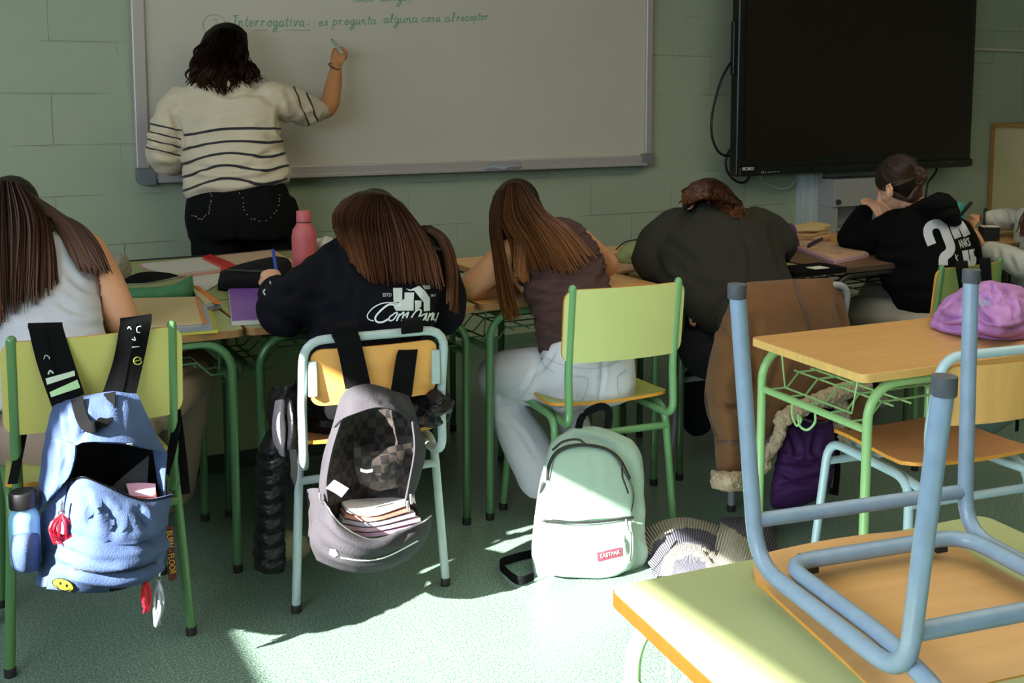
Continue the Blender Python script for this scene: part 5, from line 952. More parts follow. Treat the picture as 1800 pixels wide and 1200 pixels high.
# bottle in the side pocket
bt = empty('water_bottle', at(46, 1000, 2.45), label='light blue bottle with a black lid in the denim backpack side pocket', cat='bottle')
c = at(46, 990, 2.43); top = at(46, 862, 2.43)[2]; z0 = c[2]; hB = top - z0
MB().lathe([(0, 0), (.030, 0), (.033, .006), (.033, hB * .62), (.030, hB * .70), (.022, hB * .76), (.022, hB * .80), (0, hB * .80)], c, 24).build('body', M('bottle_blue', '7fb2d2', .35, coat=.3), bt)
MB().lathe([(0, 0), (.029, 0), (.030, .004), (.030, hB * .19), (.027, hB * .215), (0, hB * .215)], c + np.array([0, 0, hB * .79]), 24).build('lid', M('lid_black', '121214', .5), bt)
def flat(name, quad, z, t, mat, label=None, cat=None, par=None, group=None):
    P = [atz(x, y, z) for x, y in quad]; mb = MB(); n = len(P); V = P + [p - np.array([0, 0, t]) for p in P]
    mb.add(V, [tuple(range(n)), tuple(range(2 * n - 1, n - 1, -1))] + [(j, j + n, (j + 1) % n + n, (j + 1) % n) for j in range(n)])
    o = mb.build(name, mat, par, smooth=False)
    if label: tag(o, label, cat, group)
    return o
def inbag(rows, mat, label, t=.01): o = sheet(MB(), rows, t, 12, 8).build('notebook', mat); return tag(o, label, 'notebook')
inbag([[(222, 851, 2.44), (250, 850, 2.44), (273, 851, 2.44)], [(228, 872, 2.40), (250, 874, 2.39), (272, 875, 2.40)]], M('pink_paper', 'd7a2bd', .6), 'pink folder edge sticking out of the denim backpack', .006)
inbag([[(224, 862, 2.425), (250, 861, 2.425), (274, 862, 2.425)], [(235, 880, 2.38), (250, 882, 2.375), (274, 884, 2.38)]], M('red_folder', 'd2402f', .5), 'red folder inside the denim backpack, in front of the pink one', .006)
YMAP[0] = (2.77, 2.60)
# ---- black backpack hanging open on the second chair
B2 = empty('backpack', (1.0, 2.55, .12), label='wide open black backpack full of papers hanging from the blue-grey chair', cat='backpack')
gry = M('black_canvas', '3a383d', .85, bump=.3, bs=320, var=.15, vs=12, spec=.2)
for rows in ([[(584, 574, 2.90), (606, 573, 2.90), (629, 572, 2.90)], [(583, 580, 2.82), (606, 579, 2.82), (629, 577, 2.82)], [(597, 630, 2.81), (617, 628, 2.80), (640, 625, 2.81)], [(607, 684, 2.78), (628, 680, 2.77), (650, 676, 2.78)]], [[(707, 566, 2.91), (725, 564, 2.91), (744, 562, 2.91)], [(706, 573, 2.83), (725, 571, 2.83), (743, 569, 2.83)], [(697, 630, 2.82), (713, 630, 2.81), (731, 630, 2.82)], [(686, 692, 2.78), (703, 694, 2.77), (722, 697, 2.78)]]):
    rr_ = over([[(x, y - 4, d) for x, y, d in rows[1]], [(x, y + 8, d) for x, y, d in rows[1]], [(x * .6 + u * .4, y * .6 + w * .4, d) for (x, y, d), (u, w, _) in zip(rows[1], rows[2])]] + rows[2:], ctree(CH2), .014); YM = YMAP[0]; YMAP[0] = None; x0 = rr_[0]; part('shoulder_strap', sheet(MB(), [[(x, y - 6, d + .06) for x, y, d in x0]] + rr_, .010, 12, 22), blk, B2); YMAP[0] = YM
ck = M('checked_lining', '141214', .6, spec=.35); N_, L_, b_ = nodes(ck); cx_ = N_.new('ShaderNodeTexChecker'); cx_.inputs['Scale'].default_value = 42; L_.new(N_['Texture Coordinate'].outputs['Object'], cx_.inputs[0]); cx_.inputs[1].default_value = srgb('3a322f'); cx_.inputs[2].default_value = srgb('191719'); L_.new(cx_.outputs[0], b_.inputs['Base Color'])
part('lining', sheet(MB(), [[(600, 715, 2.77), (660, 712, 2.84), (722, 730, 2.78)], [(582, 780, 2.76), (655, 780, 2.86), (735, 780, 2.77)], [(572, 850, 2.75), (650, 850, 2.86), (728, 850, 2.76)], [(580, 910, 2.74), (650, 915, 2.82), (735, 905, 2.75)]], .004, 22, 24), ck, B2, wr=.005, ws=(14, 14, 14))
part('top_panel', sheet(MB(), [[(608, 687, 2.77), (630, 679, 2.76), (655, 677, 2.76), (690, 688, 2.76), (716, 696, 2.77)], [(593, 716, 2.76), (625, 700, 2.72), (665, 694, 2.71), (705, 704, 2.72), (727, 722, 2.76)], [(584, 757, 2.75), (606, 735, 2.70), (665, 716, 2.68), (708, 728, 2.70), (734, 752, 2.75)]], .006, 22, 18), gry, B2, wr=.004, cre=[[(660, 685), (672, 705), (700, 712)], [(690, 690), (705, 715), (725, 740)]], ca=.008)
part('side_flap', sheet(MB(), [[(586, 750, 2.75), (592, 752, 2.71), (600, 742, 2.70)], [(570, 800, 2.75), (578, 802, 2.70), (584, 795, 2.69)], [(563, 850, 2.75), (570, 850, 2.70), (575, 845, 2.69)], [(563, 885, 2.74), (572, 885, 2.70), (577, 880, 2.69)]], .006, 8, 18), gry, B2)
part('side_flap', sheet(MB(), [[(724, 738, 2.71), (731, 742, 2.72), (736, 750, 2.75)], [(728, 790, 2.70), (738, 790, 2.71), (747, 790, 2.75)], [(718, 850, 2.70), (728, 850, 2.71), (735, 845, 2.75)], [(712, 880, 2.70), (718, 880, 2.71), (724, 872, 2.74)]], .006, 8, 18), gry, B2)
part('inner_pocket', sheet(MB(), [[(622, 776, 2.76), (650, 794, 2.75), (690, 785, 2.75), (727, 776, 2.76)], [(624, 815, 2.75), (655, 820, 2.73), (690, 818, 2.73), (722, 812, 2.75)], [(632, 850, 2.76), (660, 860, 2.75), (690, 860, 2.75), (715, 850, 2.76)]], .004, 18, 14), ck, B2, wr=.006, ws=(16, 16, 16))
part('pocket_label', sheet(MB(), [[(634, 823, 2.715), (644, 826, 2.712), (655, 824, 2.715)], [(634, 828, 2.715), (644, 831, 2.712), (655, 829, 2.715)]], .002, 5, 4), MATS['label_white'], B2)
part('care_label', sheet(MB(), [[(588, 843, 2.68), (600, 850, 2.68), (613, 858, 2.68)], [(573, 858, 2.68), (587, 865, 2.68), (600, 874, 2.68)]], .002, 5, 5), MATS['label_white'], B2)
mb = MB(); pillow(mb, [[(562, 872, 2.74), (575, 890, 2.66), (600, 922, 2.62), (650, 948, 2.60), (700, 936, 2.62), (740, 918, 2.66), (758, 906, 2.72)], [(552, 905, 2.74), (575, 925, 2.66), (605, 950, 2.61), (650, 965, 2.60), (700, 958, 2.62), (735, 938, 2.66), (757, 930, 2.73)], [(545, 950, 2.74), (572, 965, 2.68), (605, 980, 2.64), (650, 990, 2.63), (695, 984, 2.65), (728, 965, 2.69), (745, 955, 2.73)], [(557, 984, 2.74), (585, 996, 2.70), (613, 1004, 2.68), (650, 1006, 2.68), (690, 996, 2.69), (715, 984, 2.71), (730, 972, 2.73)]], .03, .10, 34, 24, 3.0)
b2 = part('front_pouch', mb, gry, B2, wr=.004, cre=[[(560, 920), (600, 955), (650, 972), (700, 962)], [(570, 960), (610, 978), (660, 982), (720, 962)], [(680, 965), (720, 935), (750, 925)]], ca=.008)
part('side_wall', sheet(MB(), [[(562, 858, 2.74), (552, 858, 2.80), (541, 860, 2.88)], [(560, 910, 2.74), (550, 912, 2.80), (545, 915, 2.88)], [(556, 970, 2.74), (548, 960, 2.80), (543, 952, 2.86)]], .006, 10, 14), gry, B2, wr=.004)
decal('piping', ribbon_poly([(599, 980), (640, 985), (680, 978), (735, 950)], 2, 20), b2, MATS['label_white'], B2, off=.004); decal('patch', [[(580, 965), (590, 966), (595, 975), (588, 979), (579, 974)]], b2, MATS['label_white'], B2, off=.004)
for p in ((562, 868), (722, 870), (716, 882)): MB().tube([at(p[0], p[1], 2.69), at(p[0] + 1, p[1] + 14, 2.685)], .004, 8).build('zip_pull', met, B2)
part('rim_zip', MB().tube(path([(564, 872, 2.735), (575, 890, 2.65), (600, 922, 2.61), (650, 948, 2.59), (700, 936, 2.61), (740, 918, 2.65), (758, 906, 2.71)], 40), .0028, 6), met, B2)
for i, (cc, lb) in enumerate((('c9a3c4', 'lilac notebook lowest in the open black backpack'), ('d8b6c6', 'pale pink notebook second from the bottom in the open black backpack'), ('c7c2d6', 'greyish white notebook in the middle of the stack in the black backpack'), ('d99a86', 'salmon notebook near the top of the stack in the black backpack'), ('e2dcdc', 'white paper block on top of the stack in the black backpack'))):
    y = 936 - i * 9; inbag([[(586 + i * 3, y - 18, 2.80), (655, y - 22, 2.82), (728 - i * 3, y - 24, 2.80)], [(594 + i * 4, y - 2, 2.70), (655, y + 4, 2.67), (748 - i * 9, y - 14, 2.70)]], M('paper_%d' % i, cc, .7, bump=.5, bs=90, stretch=(1, 1, 14)), lb, .009)
# ---- black puffer jacket
YMAP[0] = None
J1 = empty('puffer_jacket', (.85, 2.8, .12), label='black quilted puffer jacket draped on the blue-grey chair, sleeve hanging low', cat='jacket')
puf = M('puffer_nylon', '0d0d12', .45, bump=.25, bs=60, spec=.35)
mb = MB(); pillow(mb, [[(478, 740, 2.95), (495, 735, 2.94), (512, 745, 2.95)], [(455, 790, 2.94), (480, 785, 2.90), (510, 795, 2.93)], [(450, 850, 2.93), (475, 850, 2.89), (502, 850, 2.92)], [(447, 920, 2.92), (470, 922, 2.88), (500, 922, 2.91)], [(445, 975, 2.91), (470, 978, 2.87), (502, 978, 2.90)], [(447, 1003, 2.91), (470, 1009, 2.88), (500, 1007, 2.90)]], .045, .05, 20, 34, 2.4)
part('sleeve', mb, puf, J1, .006, 3, .002, (20, 20, 20), cre=[[(452, y - 10), (472, y + 6), (500, y - 8)] for y in range(800, 1000, 26)], ca=.014, cw=3.5)
mb = MB(); pillow(mb, [[(478, 674, 2.92), (500, 676, 2.90), (522, 668, 2.92)], [(470, 712, 2.95), (495, 705, 2.92), (525, 705, 2.92)], [(472, 745, 2.94), (495, 740, 2.90), (525, 745, 2.92)], [(490, 800, 2.93), (502, 800, 2.90), (522, 800, 2.92)]], .03, .05, 20, 20); pillow(mb, [[(515, 690, 3.02), (600, 690, 2.99), (700, 680, 2.99), (760, 675, 3.02)], [(515, 720, 3.02), (600, 722, 2.96), (700, 720, 2.96), (770, 710, 3.0)], [(520, 765, 3.02), (600, 765, 2.98), (700, 755, 2.98), (765, 745, 3.02)]], .03, .04, 26, 16)
pillow(mb, [[(730, 678, 3.0), (765, 672, 3.0), (785, 688, 3.02)], [(735, 705, 2.98), (770, 705, 2.94), (798, 705, 3.0)], [(735, 745, 3.0), (765, 752, 2.97), (790, 735, 3.0)]], .05, .05, 18, 16)
part('jacket_body', mb, puf, J1, .007, 3, .007, (18, 18, 26), cre=[[(530, 712), (600, 718), (700, 712)], [(530, 738), (600, 742), (700, 735)], [(740, 700), (770, 715), (790, 700)], [(745, 725), (770, 735), (788, 725)]], ca=.010, cw=4)
mb = MB(); pillow(mb, [[(484, 705, 2.89), (494, 702, 2.88), (504, 704, 2.89)], [(479, 740, 2.88), (490, 738, 2.855), (503, 742, 2.88)], [(480, 775, 2.88), (492, 778, 2.855), (506, 778, 2.88)], [(488, 795, 2.89), (497, 802, 2.87), (508, 798, 2.89)]], .02, .02, 14, 18); part('lining', mb, M('lilac_lining', '8d828c', .7), J1, wr=.003, cre=[[(500, 720), (505, 760), (502, 795)], [(494, 730), (497, 770)]], ca=.006, cw=3)
mb = MB(); pillow(mb, [[(500, 700, 2.88), (510, 698, 2.87), (520, 705, 2.88)], [(505, 750, 2.87), (514, 750, 2.85), (524, 752, 2.87)], [(498, 800, 2.88), (508, 806, 2.86), (522, 795, 2.88)]], .02, .02, 14, 18); part('hem', mb, puf, J1, wr=.003)
sh = MB(); strap(sh, [at(515, 790, 2.82), at(517, 830, 2.81), at(510, 866, 2.81)], .018, .003, 10); part('belt', sh, blk, J1)
mb = MB(); mb.tube([at(500, 958, 3.05), at(528, 962, 3.15)], [.045, .036], 14, flat=(1, .8)); mb.build('shoe', M('beige_shoe', '8d836c', .7), P2)
# ---- mint backpack on the floor
B3 = empty('backpack', atz(1035, 1030, 0), label='mint green backpack standing upright on the floor in the sunlight', cat='backpack')
mint = M('mint_canvas', '9cb5a8', .8, bump=.25, bs=320, var=.06, vs=6, spec=.2)
DM = lambda x, y: 3.085 + (1030 - y) * .0002 + (x - 1035) * .0003
def mm(rows, o=0): return [[(x, y, DM(x, y) + o) for x, y in r] for r in rows]
mb = MB(); pillow(mb, mm([[(968, 778), (1000, 756), (1040, 749), (1078, 757), (1112, 772)], [(957, 815), (1000, 805), (1040, 800), (1085, 805), (1130, 808)], [(946, 860), (1000, 860), (1040, 860), (1085, 860), (1131, 868)], [(938, 920), (1000, 920), (1040, 920), (1085, 920), (1134, 930)], [(935, 975), (990, 980), (1040, 980), (1085, 980), (1138, 978)], [(940, 1018), (985, 1028), (1035, 1031), (1080, 1028), (1122, 1010)]], .06), .05, .12, 34, 34, 3.2)
b3 = part('main_body', mb, mint, B3, .006, 4, .004, (7, 7, 7), cre=[[(1105, 800), (1120, 860), (1122, 920)], [(990, 765), (1050, 775), (1100, 800)], [(960, 1010), (1020, 1018), (1090, 1012)], [(1110, 950), (1125, 975), (1120, 1000)]], ca=.008, cw=6)
mb = MB(); pillow(mb, mm([[(975, 800), (1000, 786), (1035, 781), (1070, 790), (1092, 812)], [(965, 840), (1000, 838), (1040, 838), (1080, 838), (1108, 845)], [(960, 880), (1000, 882), (1040, 882), (1080, 882), (1113, 880)], [(956, 912), (1000, 915), (1040, 914), (1080, 911), (1110, 907)]]), .022, .05, 30, 26, 3.0); f3 = part('front_panel', mb, mint, B3, wr=.003, ws=(8, 8, 8), cre=[[(1000, 885), (1050, 895), (1100, 890)], [(990, 900), (1040, 908), (1100, 900)], [(1040, 800), (1050, 840), (1030, 880)]], ca=.006)
mb = MB(); pillow(mb, mm([[(957, 918), (1000, 921), (1040, 920), (1080, 917), (1110, 912)], [(952, 950), (1000, 950), (1040, 950), (1080, 950), (1113, 948)], [(950, 985), (1000, 988), (1040, 988), (1080, 986), (1113, 978)], [(950, 1005), (990, 1012), (1040, 1014), (1080, 1010), (1108, 998)]]), .030, .05, 30, 24, 3.0); k3 = part('front_pocket', mb, mint, B3, wr=.004, ws=(9, 9, 9), cre=[[(1070, 935), (1060, 950), (1055, 965)], [(1095, 930), (1105, 950), (1108, 975)], [(980, 1000), (1040, 1005), (1090, 998)]], ca=.007)
zp = M('black_zip', '17181a', .5)
part('panel_zip', MB().tube(path([(962, 842, DM(962, 842) - .008), (966, 815, DM(966, 815) - .01), (982, 792, DM(982, 792) - .012), (1015, 782, DM(1015, 782) - .015), (1060, 787, DM(1060, 787) - .015), (1088, 806, DM(1088, 806) - .012), (1106, 840, DM(1106, 840) - .01)], 40), .0050, 8), zp, B3)
part('panel_zip', MB().tube(path([(1106, 840, DM(1106, 840) - .01), (1114, 870, DM(1114, 870) - .008), (1110, 898, DM(1110, 898) - .01)], 16), .0018, 6), zp, B3)
part('pocket_zip', MB().tube(path([(955, 915, DM(955, 915) - .01), (1000, 918, DM(1000, 918) - .022), (1050, 917, DM(1050, 917) - .022), (1112, 909, DM(1112, 909) - .012)], 26), .0042, 8), zp, B3)
part('panel_zip', MB().tube(path([(972, 790, DM(972, 790) - .0), (990, 776, DM(990, 776) - .01), (1015, 772, DM(1015, 772) - .015), (1028, 780, DM(1028, 780) - .02)], 16), .0035, 8), zp, B3)
MB().tube([at(1093, 815, 3.03), at(1094, 838, 3.03), at(1104, 866, 3.03)], .003, 8).build('zip_pull', zp, B3); MB().tube([at(1101, 914, 3.03), at(1104, 932, 3.03)], .004, 8).build('zip_pull', met, B3); MB().tube([at(1109, 935, 3.04), at(1110, 965, 3.04), at(1108, 985, 3.04)], .0018, 8).build('zip_pull', zp, B3)
lab = decal('brand_label', [[(1049, 971), (1093, 961), (1094, 976), (1051, 987)]], k3, M('label_red', '8e2234', .7), B3, off=.003); text_px('brand_lettering', 'EASTPAK', [(1055, 974), (1090, 966), (1091, 973), (1056, 981)], k3, MATS['label_white'], B3, bold=.02, off=.006, sub=4)
sh = MB(); strap(sh, [at(1017, 752, 3.14), at(1022, 735, 3.13), at(1036, 722, 3.13), at(1058, 714, 3.13), at(1070, 724, 3.13), at(1068, 752, 3.14)], .022, .005, 24, [list(RGT * .9 + FWD * .3), list(RGT + UPV), list(UPV + RGT), list(UPV), list(RGT), list(RGT)]); part('grab_handle', sh, blk, B3)
sh = MB(); P = [atz(x, y, .02) for x, y in ((940, 972), (905, 980), (880, 990), (888, 1003), (912, 1020), (938, 1012))]; strap(sh, P, .026, .004, 40, [0, 0, 1]); part('floor_strap', sh, blk, B3)
part('side_strap', MB().tube(path([(955, 850, 3.13), (947, 890, 3.15), (942, 940, 3.13)], 14), .006, 8), zp, B3)
# ---- striped garment on the floor
st = M('ribbed_stripes', 'd0c9b6', .9); N_, L_, b_ = nodes(st)
a1 = N_.new('ShaderNodeAttribute'); a1.attribute_name = 'st'; g1 = N_.new('ShaderNodeMath'); g1.operation = 'GREATER_THAN'; g1.inputs[1].default_value = .5; L_.new(a1.outputs['Fac'], g1.inputs[0]); m1 = N_.new('ShaderNodeMix'); m1.data_type = 'RGBA'; m1.inputs[6].default_value = srgb('c9c2b0'); m1.inputs[7].default_value = srgb('6d6d7c'); L_.new(g1.outputs[0], m1.inputs[0]); L_.new(m1.outputs[2], b_.inputs['Base Color'])
a2 = N_.new('ShaderNodeAttribute'); a2.attribute_name = 'rib'; s1 = N_.new('ShaderNodeMath'); s1.operation = 'SINE'; L_.new(a2.outputs['Fac'], s1.inputs[0]); u1 = N_.new('ShaderNodeBump'); u1.inputs['Distance'].default_value = .006; u1.inputs['Strength'].default_value = .9; L_.new(s1.outputs[0], u1.inputs['Height']); L_.new(u1.outputs[0], b_.inputs['Normal'])
G1 = empty('striped_sweater', atz(1230, 985, 0), label='grey and cream striped ribbed sweater lying on the floor beside the mint backpack', cat='sweater')
def ground(rows, h): return [[(x, y, dz(x, y, h * k)) for x, y, k in r] for r in rows]
mb = MB(); pillow(mb, ground([[(1131, 930, .5), (1160, 917, 1.2), (1195, 908, 1.5), (1232, 913, 1.3), (1268, 924, 1)], [(1134, 960, .3), (1165, 945, 1), (1200, 938, 1.3), (1240, 942, 1.2), (1272, 955, .8)], [(1140, 985, .3), (1170, 975, .7), (1205, 968, 1), (1245, 972, 1), (1280, 985, .5)], [(1145, 1012, .3), (1175, 1012, .5), (1210, 1010, .8), (1250, 1015, .6), (1290, 1020, .4)]], .05), .02, .035, 60, 50, 3.0)
o = mb.build('body', st, G1); V = vco(o); Q = proj(V); r_ = np.hypot((Q[:, 0] - 1213) * .95, Q[:, 1] - 1005); an = np.arctan2(Q[:, 1] - 1040, Q[:, 0] - 1213)
set_attr(o, 'st', np.where(((r_ > 50) & (r_ < 76)) | (r_ < 30), 1.0, 0.0)); set_attr(o, 'rib', an * 150); wrinkle(o, .006, (10, 10, 10)); creases(o, [[(1195, 995), (1200, 968), (1225, 962), (1245, 968), (1262, 960)], [(1140, 980), (1165, 950), (1200, 935)], [(1230, 985), (1245, 975), (1258, 988)]], .014, 4)
mb = MB(); pillow(mb, ground([[(1267, 908, 1.0), (1290, 909, 1.2), (1318, 909, 1.2), (1345, 914, 1), (1363, 925, .3)], [(1262, 940, 1), (1290, 938, 1.4), (1318, 940, 1.3), (1345, 942, .9), (1364, 945, .3)], [(1257, 975, .8), (1290, 972, 1.2), (1320, 975, 1.2), (1350, 975, .8), (1368, 975, .4)], [(1270, 1005, .6), (1300, 1005, .8), (1330, 1005, .8), (1355, 1000, .5), (1370, 995, .3)]], .06), .02, .04, 50, 44, 3.0)
o = mb.build('sleeve', st, G1); V = vco(o); Q = proj(V); set_attr(o, 'st', np.where(Q[:, 1] < 916 + (Q[:, 0] - 1266) * .62, 1.0, 0.0)); set_attr(o, 'rib', (Q[:, 0] + Q[:, 1] * .3) * 1.25)
wrinkle(o, .004, (10, 10, 10))
# ---- brown sheepskin jacket on the fourth chair
J2 = empty('sheepskin_jacket', (2.45, 2.72, .25), label='brown suede jacket with cream fleece trim hung over the grey-framed chair', cat='jacket')
sue = M('brown_suede', '68492f', .9, bump=.3, bs=120, var=.16, vs=7, spec=.1, sheen=.1); fle = M('cream_fleece', 'b0a189', .95, bump=1.0, bs=110, spec=.1); sea = M('suede_seam', '4b3a33', .7)
mb = MB()
pillow(mb, [[(1283, 520, 3.42), (1315, 496, 3.44), (1390, 490, 3.50), (1445, 486, 3.56), (1478, 494, 3.62)], [(1268, 570, 3.40), (1325, 550, 3.38), (1400, 545, 3.44), (1450, 545, 3.52), (1490, 556, 3.62)], [(1258, 630, 3.38), (1325, 625, 3.36), (1400, 620, 3.42), (1455, 618, 3.50), (1505, 615, 3.62)], [(1262, 700, 3.38), (1320, 695, 3.36), (1380, 688, 3.40), (1450, 670, 3.48), (1520, 655, 3.60)], [(1300, 790, 3.38), (1330, 790, 3.36), (1372, 745, 3.40), (1440, 708, 3.46), (1522, 680, 3.58)]], .05, .09, 34, 34, 3.0)
pillow(mb, [[(1275, 545, 3.36), (1300, 540, 3.33), (1330, 548, 3.36)], [(1250, 620, 3.34), (1288, 615, 3.28), (1322, 620, 3.34)], [(1238, 700, 3.33), (1275, 700, 3.26), (1315, 700, 3.33)], [(1255, 770, 3.33), (1285, 772, 3.27), (1318, 770, 3.33)], [(1260, 838, 3.33), (1285, 840, 3.28), (1322, 838, 3.33)]], .045, .06, 22, 30, 2.6)
jb = part('suede_shell', mb, sue, J2, .008, 5, .004, (7, 7, 7), cre=[[(1330, 560), (1322, 640), (1325, 720)], [(1260, 560), (1280, 600), (1275, 660)], [(1300, 600), (1318, 650), (1330, 700)], [(1262, 700), (1290, 715), (1312, 705)], [(1400, 600), (1430, 640), (1480, 650)], [(1470, 500), (1480, 560), (1495, 610)], [(1350, 700), (1370, 640), (1375, 600)]], ca=.012, cw=7)
for P, w in (([(1395, 488), (1408, 530), (1425, 578)], 6), ([(1258, 775), (1285, 777), (1310, 773)], 5), ([(1238, 690), (1243, 730), (1258, 768)], 8), ([(1330, 745), (1345, 720), (1352, 712)], 5), ([(1325, 760), (1340, 775), (1345, 745)], 3)): decal('seam', ribbon_poly(P, w, 16), jb, sea, J2, off=.002)
def fleece(P, r, nm='fleece_trim', seed=0):
    rs = random.Random(seed); mb = MB(); A = path(P, 30)
    mb.tube(A, [r if np.isscalar(r) else r] * 30, 12); o = mb.build(nm, fle, J2); remesh(o, .004, 2); wrinkle(o, .007, (70, 70, 70), seed, False); return o
fleece([(1340, 805, 3.36), (1365, 775, 3.34), (1374, 748, 3.34)], .020, seed=1); fleece([(1374, 738, 3.34), (1420, 712, 3.38), (1470, 692, 3.44), (1520, 676, 3.52)], .026, seed=2); fleece([(1474, 700, 3.50), (1482, 730, 3.52), (1470, 748, 3.52)], .026, seed=4); fleece([(1472, 765, 3.52), (1492, 778, 3.54), (1508, 792, 3.56)], .022, seed=5); fleece([(1330, 830, 3.38), (1345, 815, 3.36)], .022, seed=6)
mb = MB(); pillow(mb, [[(1252, 826, 3.32), (1282, 828, 3.27), (1318, 826, 3.32)], [(1249, 843, 3.32), (1282, 846, 3.25), (1320, 843, 3.32)], [(1251, 858, 3.32), (1282, 863, 3.27), (1316, 860, 3.32)]], .055, .065, 22, 14, 3); o = mb.build('fleece_cuff', fle, J2); remesh(o, .005, 2); wrinkle(o, .005, (80, 80, 80), 3, False)
mb = MB(); pillow(mb, [[(1478, 690, 3.58), (1505, 690, 3.56), (1525, 700, 3.60)], [(1470, 740, 3.58), (1500, 740, 3.54), (1528, 745, 3.60)], [(1480, 778, 3.58), (1505, 782, 3.56), (1528, 775, 3.60)]], .03, .04, 16, 16); part('inner_sleeve', mb, sue, J2, wr=.004)
# ---- purple backpack
B4 = empty('backpack', atz(1410, 893, 0), label='dark purple backpack standing on the floor under the sheepskin jacket', cat='backpack')
pur = M('purple_canvas', '3b1a52', .7, bump=.25, bs=300, var=.1, vs=6, spec=.3); d4 = lambda x, y: 3.42 + (893 - y) * .0003 + (x - 1400) * .0006
pm = lambda R_: [[(x, y, d4(x, y)) for x, y in r] for r in R_]
mb = MB(); pillow(mb, pm([[(1376, 748), (1395, 738), (1425, 730), (1450, 735), (1463, 726)], [(1370, 785), (1395, 785), (1425, 785), (1450, 782), (1468, 770)], [(1362, 825), (1395, 830), (1425, 830), (1450, 825), (1467, 810)], [(1356, 860), (1390, 865), (1420, 865), (1445, 855), (1462, 840)], [(1355, 892), (1385, 895), (1410, 890), (1435, 880), (1452, 868)]]), .07, .12, 28, 28, 2.8)
b4 = part('main_body', mb, pur, B4, .006, 4, .004, (9, 9, 9), cre=[[(1368, 808), (1390, 812), (1430, 815), (1465, 800)], [(1365, 825), (1400, 842), (1440, 838), (1466, 820)], [(1385, 750), (1400, 790), (1395, 805)], [(1440, 750), (1430, 790), (1440, 805)], [(1360, 862), (1400, 850), (1450, 850)]], ca=.012, cw=5)
mb = MB(); pillow(mb, [[(1370, 742, 3.46), (1415, 718, 3.50), (1466, 718, 3.52)], [(1385, 748, 3.42), (1430, 735, 3.42), (1464, 732, 3.46)]], .01, .04, 18, 8); part('opening', mb, inner, B4); part('opening_zip', MB().tube(path([(1374, 748, 3.39), (1400, 734, 3.36), (1430, 742, 3.35), (1452, 742, 3.37), (1465, 724, 3.40)], 26), .005, 8), zp, B4)
part('opening_zip', MB().tube(path([(1368, 742, 3.40), (1390, 732, 3.38), (1408, 727, 3.37)], 10), .004, 8), met, B4)
part('red_lining', sheet(MB(), [[(1430, 733, 3.385), (1445, 730, 3.385), (1456, 732, 3.39)], [(1432, 738, 3.375), (1445, 738, 3.375), (1455, 739, 3.38)]], .003, 6, 4), M('dark_red', '5a1418', .8), B4)
sh = MB(); strap(sh, [at(1468, 760, 3.5), at(1472, 820, 3.52), at(1468, 870, 3.5)], .02, .004, 14); part('side_strap', sh, blk, B4)
# ---- bag on the fifth chair
B5 = empty('backpack', at(1735, 770, 3.85), label='grey-teal backpack hanging from the moss green chair behind the beech desk', cat='backpack')
mb = MB(); pillow(mb, [[(1672, 560, 3.80), (1710, 548, 3.78), (1750, 552, 3.82)], [(1665, 640, 3.78), (1715, 635, 3.72), (1770, 640, 3.80)], [(1670, 700, 3.78), (1720, 700, 3.72), (1788, 700, 3.80)], [(1690, 750, 3.78), (1735, 768, 3.76), (1780, 742, 3.80)]], .06, .06, 24, 28, 2.6); part('main_body', mb, M('grey_teal_canvas', '6f8a88', .8, bump=.2, bs=300), B5, wr=.004)
for rows in ([[(1680, 463, 3.98), (1690, 461, 3.98), (1700, 460, 3.98)], [(1680, 468, 3.86), (1690, 466, 3.86), (1701, 465, 3.86)], [(1688, 520, 3.84), (1698, 520, 3.84), (1706, 518, 3.84)], [(1690, 570, 3.80), (1700, 570, 3.80), (1708, 570, 3.80)]], [[(1722, 457, 4.0), (1730, 456, 4.0), (1740, 455, 4.0)], [(1722, 462, 3.88), (1731, 461, 3.88), (1741, 460, 3.88)], [(1728, 520, 3.86), (1737, 520, 3.86), (1744, 518, 3.86)], [(1728, 570, 3.82), (1737, 570, 3.82), (1744, 570, 3.82)]]): rr_ = over(rows[1:], ctree(CH5), .010); part('shoulder_strap', sheet(MB(), [[(x, y - 5, d + .08) for x, y, d in rr_[0]]] + rr_, .008, 8, 16), blk, B5)
sh = MB(); strap(sh, [at(1787, 700, 3.8), at(1788, 740, 3.79), at(1787, 758, 3.79)], .012, .003, 10); part('webbing', sh, blk, B5)
# ---- lilac jacket on the beech desk
J3 = empty('lilac_jacket', atz(1740, 590, .70), label='crumpled lilac hooded jacket lying on the corner of the beech desk', cat='jacket')
lil = M('lilac_nylon', 'b07ec2', .6, bump=.1, bs=40, spec=.35)
lj = lambda R_: [[(x, y, dz(x, y, .70 + h)) for x, y, h in r] for r in R_]
mb = MB(); pillow(mb, lj([[(1645, 545, .03), (1672, 518, .07), (1705, 500, .10), (1745, 496, .11), (1785, 500, .11), (1812, 510, .08)], [(1638, 558, .02), (1680, 545, .07), (1715, 535, .09), (1755, 530, .11), (1795, 535, .10), (1822, 548, .05)], [(1636, 567, .01), (1680, 568, .04), (1715, 570, .05), (1760, 572, .07), (1800, 570, .05), (1826, 568, .03)], [(1642, 574, .008), (1680, 583, .01), (1715, 588, .012), (1765, 594, .012), (1800, 592, .012), (1820, 586, .012)]]), .02, .03, 60, 40, 3.0, edge=.014)
mb.tube(path([(1640, 570, dz(1640, 570, .714)), (1690, 583, dz(1690, 583, .716)), (1765, 590, dz(1765, 590, .716)), (1815, 586, dz(1815, 586, .716))], 20), .013, 12)
